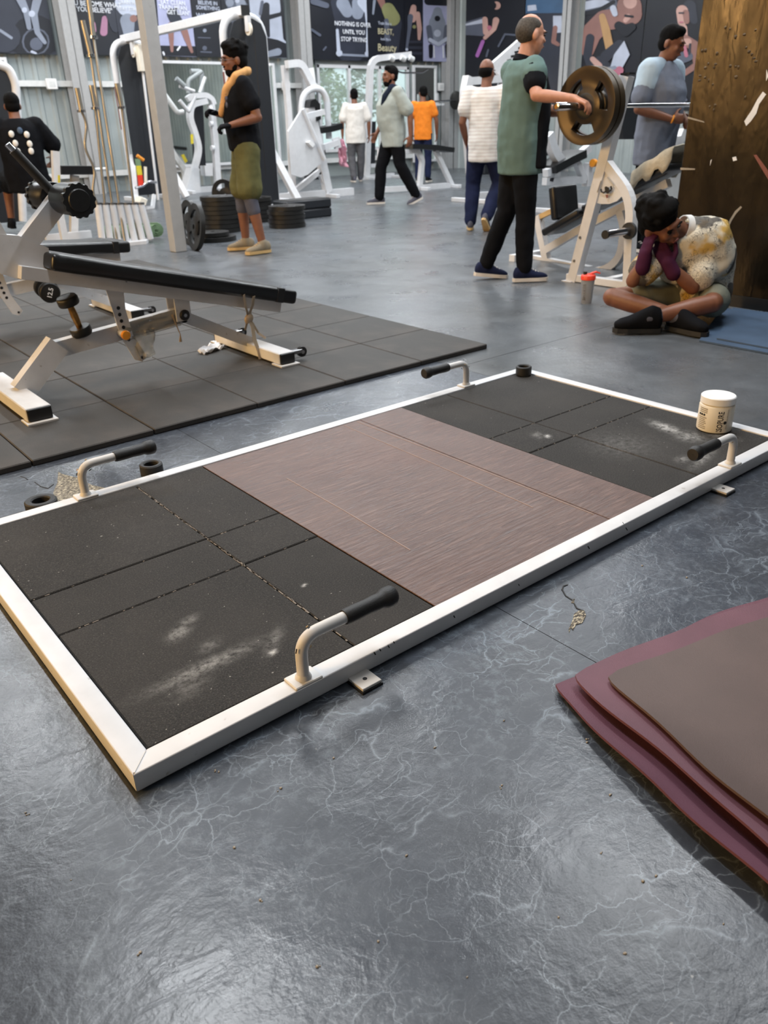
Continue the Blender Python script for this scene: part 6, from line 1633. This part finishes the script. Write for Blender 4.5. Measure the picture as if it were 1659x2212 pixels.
for s_ in 'LR': limb(b_, [V['kn'+s_].lerp(V['hip'+s_], 0.3), V['kn'+s_], V['kn'+s_].lerp(V['an'+s_], 0.28)], [0.085*k, 0.066*k, 0.064*k])
fuse(obj('leggings', b_, 'cloth_charcoal', t, world=False), 0.01)
for s_, dd, nn, th in (('L', (1, -0.25, -0.1), (0, -0.3, -1), -1), ('R', (1, 0.4, 0.3), (0, 0.3, -1), 1)):
    b_ = NB(); hand(b_, V['wr'+s_], dd, nn, k, th, 0.75, 0.002); fuse(obj('glove', b_, 'cloth_black', t, world=False), 0.006)
b_ = NB(); pts = [Vector((0.125, -0.045, 1.24)), Vector((0.115, -0.085, 1.38)), Vector((0.045, -0.125, 1.475)), Vector((-0.055, -0.085, 1.52)), Vector((-0.085, 0, 1.53)), Vector((-0.055, 0.085, 1.52)), Vector((0.045, 0.125, 1.475)), Vector((0.125, 0.085, 1.38)), Vector((0.165, 0.035, 1.25)), Vector((0.185, 0.010, 1.20))]
limb(b_, [p*k for p in pts], [x*k for x in (0.026, 0.034, 0.036, 0.036, 0.036, 0.036, 0.038, 0.038, 0.040, 0.028)]); fuse(obj('towel', b_, 'towel_tan', t, world=False), 0.01, 0.02)
b_ = NB()
HMx = Matrix.Translation(V['head']) @ rotm(0.12, 0.12, 0).to_4x4() @ Matrix.Scale(k, 4)
for y in (1, -1):
    sweep(b_, [HMx @ Vector((0.105, 0.034*y+0.021*math.cos(a), 0.006+0.016*math.sin(a))) for a in [i*PI/6 for i in range(13)]], 0.0018, 6)
    sweep(b_, [HMx @ Vector((0.103, 0.055*y, 0.008)), HMx @ Vector((0.0, 0.082*y, 0.004))], 0.0018, 6)
sweep(b_, [HMx @ Vector((0.106, -0.013, 0.008)), HMx @ Vector((0.106, 0.013, 0.008))], 0.0018, 6)
obj('glasses', b_, 'steel', t, world=False)
b_ = NB(); c = Vector((0.150, 0.075, 1.28))*k
for dx, dz, r in ((0, 0.03, 0.030), (0, -0.02, 0.036), (0.0, 0.07, 0.018)): ball(b_, c+Vector((-0.010, 0.02, dz)), (0.016, r, r*0.9))
obj('shirt_print', b_, 'cloth_charcoal', t, world=False)

# ---- man in the two-tone polo loading the bar
loc = (4.425, 3.076, 0); hd = rad_(-24); wj = world_j(loc, hd)
t, V, k = person('person in a sage and black polo shirt reaching to the plate on the barbell', loc, hd, 1.75,
    dict(abs=('elR', 'wrR', 'elL', 'wrL', 'anL', 'anR', 'knL', 'knR'), elR=wj(pX(1158, 206, 4.25)), wrR=wj(pX(1242, 213, 4.37)), hdR=wj(Vector((0.35, -0.9, -0.35))+Vector(loc)), nR=(0, 0.1, -1),
         elL=wj((4.58, 3.00, 1.16)), wrL=wj((4.60, 2.76, 1.14)), hdL=wj(Vector((-0.2, -1, 0.1))+Vector(loc)), nL=(0, 0, -1), hr=(0.12, 0.12, -0.05), head=(0.045, 0, 1.62), neck=(0.0, 0, 1.475),
         anR=wj((4.375, 2.936, 0.088)), knR=wj((4.395, 2.966, 0.49)), anL=wj((4.285, 3.246, 0.10)), knL=wj((4.385, 3.146, 0.50)), toeR=(1, -0.15, 0), toeL=(1, -0.15, 0)),
    dict(skin='skin_fair', hair='hair_grey', hairstyle='thin', shirt='cloth_sage', pants='cloth_black', shoe='cloth_navy', sole='sole_white', loose=0.026, hem=0.09, belly=0.035, wide=1.06, collar='cloth_black', legloose=0.010, curl=0.55, sleeve=0.30, tipL=-0.12), 0.008)
b_ = NB()
for s_ in 'LR':
    a, e = V['sh'+s_], V['el'+s_]; limb(b_, [a.lerp(e, 0.16), a.lerp(e, 0.36), a.lerp(e, 0.55)], [0.084*k, 0.082*k, 0.077*k])
fuse(obj('sleeve_band', b_, 'cloth_black', t, world=False), 0.01, 0.01)
b_ = NB(); loft(b_, [(Vector((0.060+fx, 0, z))*k, Vector((0, w_, 0))*k, Vector((dp, 0, 0))*k) for z, w_, dp, fx in ((0.79, 0.206, 0.104, 0.012), (0.95, 0.206, 0.100, 0.012), (1.10, 0.205, 0.112, 0.018), (1.28, 0.205, 0.105, 0.015), (1.40, 0.175, 0.062, 0.012), (1.45, 0.11, 0.04, 0.0))])
fuse(obj('front_panel', b_, 'cloth_black', t, world=False), 0.012, 0.014)

# ---- man in the white striped shirt, walking away
loc = tuple(pZ(1042, 497))[:2] + (0,); hd = rad_(36)
person('bald person in a white striped shirt and navy trousers walking away', loc, hd, 1.70,
    dict(knL=(0.06, 0.13, 0.50), anL=(-0.02, 0.14, 0.088), knR=(0.12, -0.16, 0.50), anR=(-0.16, -0.06, 0.15), elL=(-0.05, 0.25, 1.13), wrL=(0.10, 0.22, 0.92), elR=(-0.02, -0.25, 1.13), wrR=(0.10, -0.24, 0.90), hr=(-0.35, 0.08, 0)),
    dict(skin='skin_dark', hair='hair_black', hairstyle='bald', shirt='cloth_white_striped', pants='cloth_navy', shoe='cloth_charcoal', sole='sole_tan', loose=0.026, hem=0.11, belly=0.03, legloose=0.022, tipR=-0.7))
# ---- man in the grey T-shirt, walking left
loc = tuple(pZ(852, 441))[:2] + (0,); hd = rad_(160)
t, V, k = person('person in a grey T-shirt walking left, dark towel over the shoulder', loc, hd, 1.88,
    dict(hipL=(0, 0.09, 0.90), knL=(-0.06, 0.10, 0.52), anL=(-0.30, 0.10, 0.11), knR=(0.16, -0.08, 0.50), anR=(0.20, -0.08, 0.088), elL=(-0.16, 0.25, 1.14), wrL=(-0.16, 0.26, 0.88), hdL=(0.2, 0, -1), elR=(0.03, -0.25, 1.12), wrR=(0.16, -0.24, 0.92), hr=(0.05, -0.02, 0), neck=(0.0, 0, 1.475)),
    dict(skin='skin_dark', hair='hair_black', hairstyle='short', shirt='cloth_grey', pants='cloth_black', shoe='cloth_charcoal', sole='sole_white', loose=0.028, hem=0.09, belly=0.055, wide=1.1, beard=True, legloose=0.020, sleeve=0.75, tipL=-0.35))
b_ = NB(); limb(b_, [Vector(p)*k for p in ((0.17, 0.08, 1.24), (0.14, 0.10, 1.36), (0.04, 0.11, 1.475), (-0.08, 0.10, 1.44), (-0.15, 0.09, 1.30))], [0.04*k, 0.05*k, 0.05*k, 0.05*k, 0.045*k]); fuse(obj('towel', b_, 'towel_navy', t, world=False), 0.012, 0.02)
# ---- man in white seen from behind
loc = tuple(pZ(772, 393))[:2] + (0,)
person('person in a white T-shirt and grey trousers seen from behind by the leg press', loc, rad_(60), 1.82,
    dict(elL=(-0.02, 0.27, 1.13), wrL=(0.02, 0.27, 0.88), elR=(-0.02, -0.28, 1.13), wrR=(0.0, -0.28, 0.88), anL=(-0.10, 0.08, 0.088), anR=(0.08, -0.08, 0.088)),
    dict(skin='skin_dark', hair='hair_black', hairstyle='short', shirt='cloth_white', pants='cloth_greypants', shoe='cloth_charcoal', sole='sole_white', loose=0.03, hem=0.10, wide=1.1, legloose=0.02, sleeve=0.7), 0.011)
# ---- man in orange
loc = (11.75, 12.25, 0)
t, V, k = person('person in an orange and black shirt and dark jeans behind the flat bench', loc, rad_(35), 1.80,
    dict(elR=(0.02, -0.27, 1.13), wrR=(0.10, -0.26, 0.88), hr=(0.5, 0.2, 0)),
    dict(skin='skin_dark', hair='hair_black', hairstyle='short', beard=True, shirt='cloth_orange', pants='cloth_navy', shoe='cloth_black', sole='sole_white', loose=0.02, hem=0.05), 0.011)
b_ = NB(); loft(b_, [(Vector((0.035, -0.02, z))*k, Vector((0, w_, 0))*k, Vector((0.135, 0, 0))*k) for z, w_ in ((1.0, 0.10), (1.2, 0.13), (1.38, 0.12), (1.46, 0.08))]); fuse(obj('shirt_panel', b_, 'cloth_black', t, world=False), 0.012)
# ---- man in the grey polo behind the press
loc = (6.30, 3.20, 0); hd = rad_(272)
t, V, k = person('person in a grey polo shirt with pale blue shoulders behind the incline press', loc, hd, 1.78,
    dict(elR=(-0.02, -0.27, 1.14), wrR=(0.20, -0.10, 1.06), hdR=(0.5, 0.85, 0.0), nR=(-1, 0, 0), elL=(0.0, 0.27, 1.14), wrL=(0.20, 0.16, 1.02), hdL=(0.6, -0.8, 0.0), nL=(-1, 0, 0), hr=(0.25, 0.30, 0), head=(0.05, 0, 1.61)),
    dict(skin='skin_dark', hair='hair_black', hairstyle='short', shirt='cloth_greyblue', pants='cloth_black', shoe='cloth_black', sole='sole_white', loose=0.024, hem=0.13, belly=0.04, wide=1.08, collar='cloth_paleblue', curl=0.9, sleeve=0.7))
b_ = NB()
for y in (1, -1): limb(b_, [Vector((0.0, 0.075*y, 1.445))*k, Vector((-0.01, 0.185*y, 1.418))*k, Vector((-0.015, 0.215*y, 1.30))*k], [0.074*k, 0.096*k, 0.092*k])
fuse(obj('shoulder_panel', b_, 'cloth_paleblue', t, world=False), 0.012, 0.012)
b_ = lathe(NB(), [(0.030, -0.008), (0.034, 0), (0.030, 0.008)], 16, axis_m(V['wrR'], V['wrR']-V['elR'])); obj('wristband', b_, 'orange_plastic', t, world=False)

# ---- seated man at the far left
loc = tuple(pZ(60, 443))[:2] + (0,)
loc = (pY(48, 330, 8.75).x, 8.75, 0.12); hd = rad_(74)
t, V, k = person('person in a black printed T-shirt seated with back turned at the far left', loc, hd, 1.76,
    dict(pel=(-0.05, 0, 0.56), spine=(-0.06, 0, 0.72), chest=(-0.03, 0, 0.92), neck=(0.0, 0, 1.13), head=(0.05, 0.0, 1.26), shL=(-0.01, 0.195, 1.07), shR=(-0.01, -0.195, 1.07), elL=(0.08, 0.32, 0.86), wrL=(0.26, 0.20, 0.86), elR=(0.05, -0.34, 0.84), wrR=(0.22, -0.30, 0.72),
         hipL=(-0.03, 0.10, 0.53), hipR=(-0.03, -0.10, 0.53), knL=(0.36, 0.22, 0.50), knR=(0.30, -0.16, 0.46), anL=(0.34, 0.26, 0.088), anR=(0.05, -0.12, 0.088), hr=(0, 0.1, 0)),
    dict(skin='skin_dark', hair='hair_black', hairstyle='short', shirt='cloth_black', pants='cloth_black', legs=0.46, shoe='cloth_black', sole='cloth_black', loose=0.035, hem=0.06, wide=1.15, legloose=0.03, sleeve=0.85), 0.011)
for p_, m in (((-0.185, 0.07, 0.99), 'cloth_white'), ((-0.19, 0.05, 0.90), 'cloth_white'), ((-0.195, 0.04, 0.82), 'cloth_white'), ((-0.18, -0.02, 1.02), 'blue_mat'), ((-0.185, -0.08, 0.98), 'cloth_white'), ((-0.19, -0.09, 0.89), 'cloth_white'), ((-0.195, -0.09, 0.82), 'cloth_white')):
    b_ = NB(); ball(b_, Vector(p_)*k, (0.015, 0.028, 0.034)); obj('back_print', b_, m, t, world=False)

# ---- man sitting cross-legged on the floor
loc = (4.14, 1.40, 0); hd = rad_(212); wj = world_j(loc, hd)
fdir = Vector((math.cos(hd), math.sin(hd), 0)); O_ = Vector(loc)
def sj(px, py, f): return wj(pP(px, py, O_+fdir*f, fdir))
names = dict(neck=sj(1478, 494, 0.18), head=sj(1427, 484, 0.26), chest=sj(1503, 556, 0.08), shL=sj(1545, 528, 0.05), shR=sj(1448, 530, 0.14), elL=sj(1496, 622, 0.26), wrL=sj(1446, 574, 0.30), elR=sj(1367, 607, 0.32), wrR=sj(1392, 560, 0.33),
             knL=sj(1540, 655, 0.30), knR=sj(1322, 642, 0.28), anL=sj(1398, 696, 0.46), anR=sj(1466, 706, 0.40))
names['head'] = names['head']
J = {n_: v for n_, v in names.items()}
J.update(pel=(-0.02, 0, 0.15), spine=(-0.03, 0.0, 0.30), hipL=(0.02, 0.095, 0.13), hipR=(0.02, -0.095, 0.13))
J['abs'] = tuple(names) + ('pel', 'spine', 'hipL', 'hipR')
J.update(toeL=tuple(Vector(sj(1310, 694, 0.50))-Vector(names['anL'])), toeR=tuple(Vector(sj(1500, 730, 0.46))-Vector(names['anR'])), hr=(0.95, 0.30, 0.55))
for n_ in ('anL', 'anR'): J[n_] = (J[n_][0], J[n_][1], max(J[n_][2], 0.088))
t, V, k = person('person sitting cross-legged in a paint splattered T-shirt, face resting on gloved hands', loc, hd, 1.72, J,
    dict(skin='skin_dark', hair='hair_black', hairstyle='full', beard=False, shirt='cloth_splatter', pants='cloth_shorts', legs=0.30, legloose=0.012, headk=1.10, collar='cloth_white', shoe='cloth_black', sole='black_rubber', loose=0.028, hem=0.0, belly=0.03, wide=1.12, glove=True, sleeve=0.72, flatshoes=True, shoeh=1.35), 0.008)
for s_, tgt, nn, th in (('L', sj(1418, 520, 0.30), (-0.6, -0.4, 0.6), -1), ('R', sj(1402, 515, 0.31), (-0.5, 0.6, 0.3), 1)):
    b_ = NB(); d = Vector(tgt)-V['wr'+s_]
    hand(b_, V['wr'+s_], d, nn, k, th, 0.22, 0.004)
    limb(b_, [V['wr'+s_]-d.normalized()*0.05, V['wr'+s_]+d.normalized()*0.02], [0.042, 0.040])
    fuse(obj('glove', b_, 'glove_plum', t, world=False), 0.006)
for s_ in 'LR':
    b_ = NB(); a = V['an'+s_]; limb(b_, [a.lerp(V['kn'+s_], 0.14), a], [0.046, 0.047]); fuse(obj('sock', b_, 'cloth_charcoal', t, world=False), 0.008)
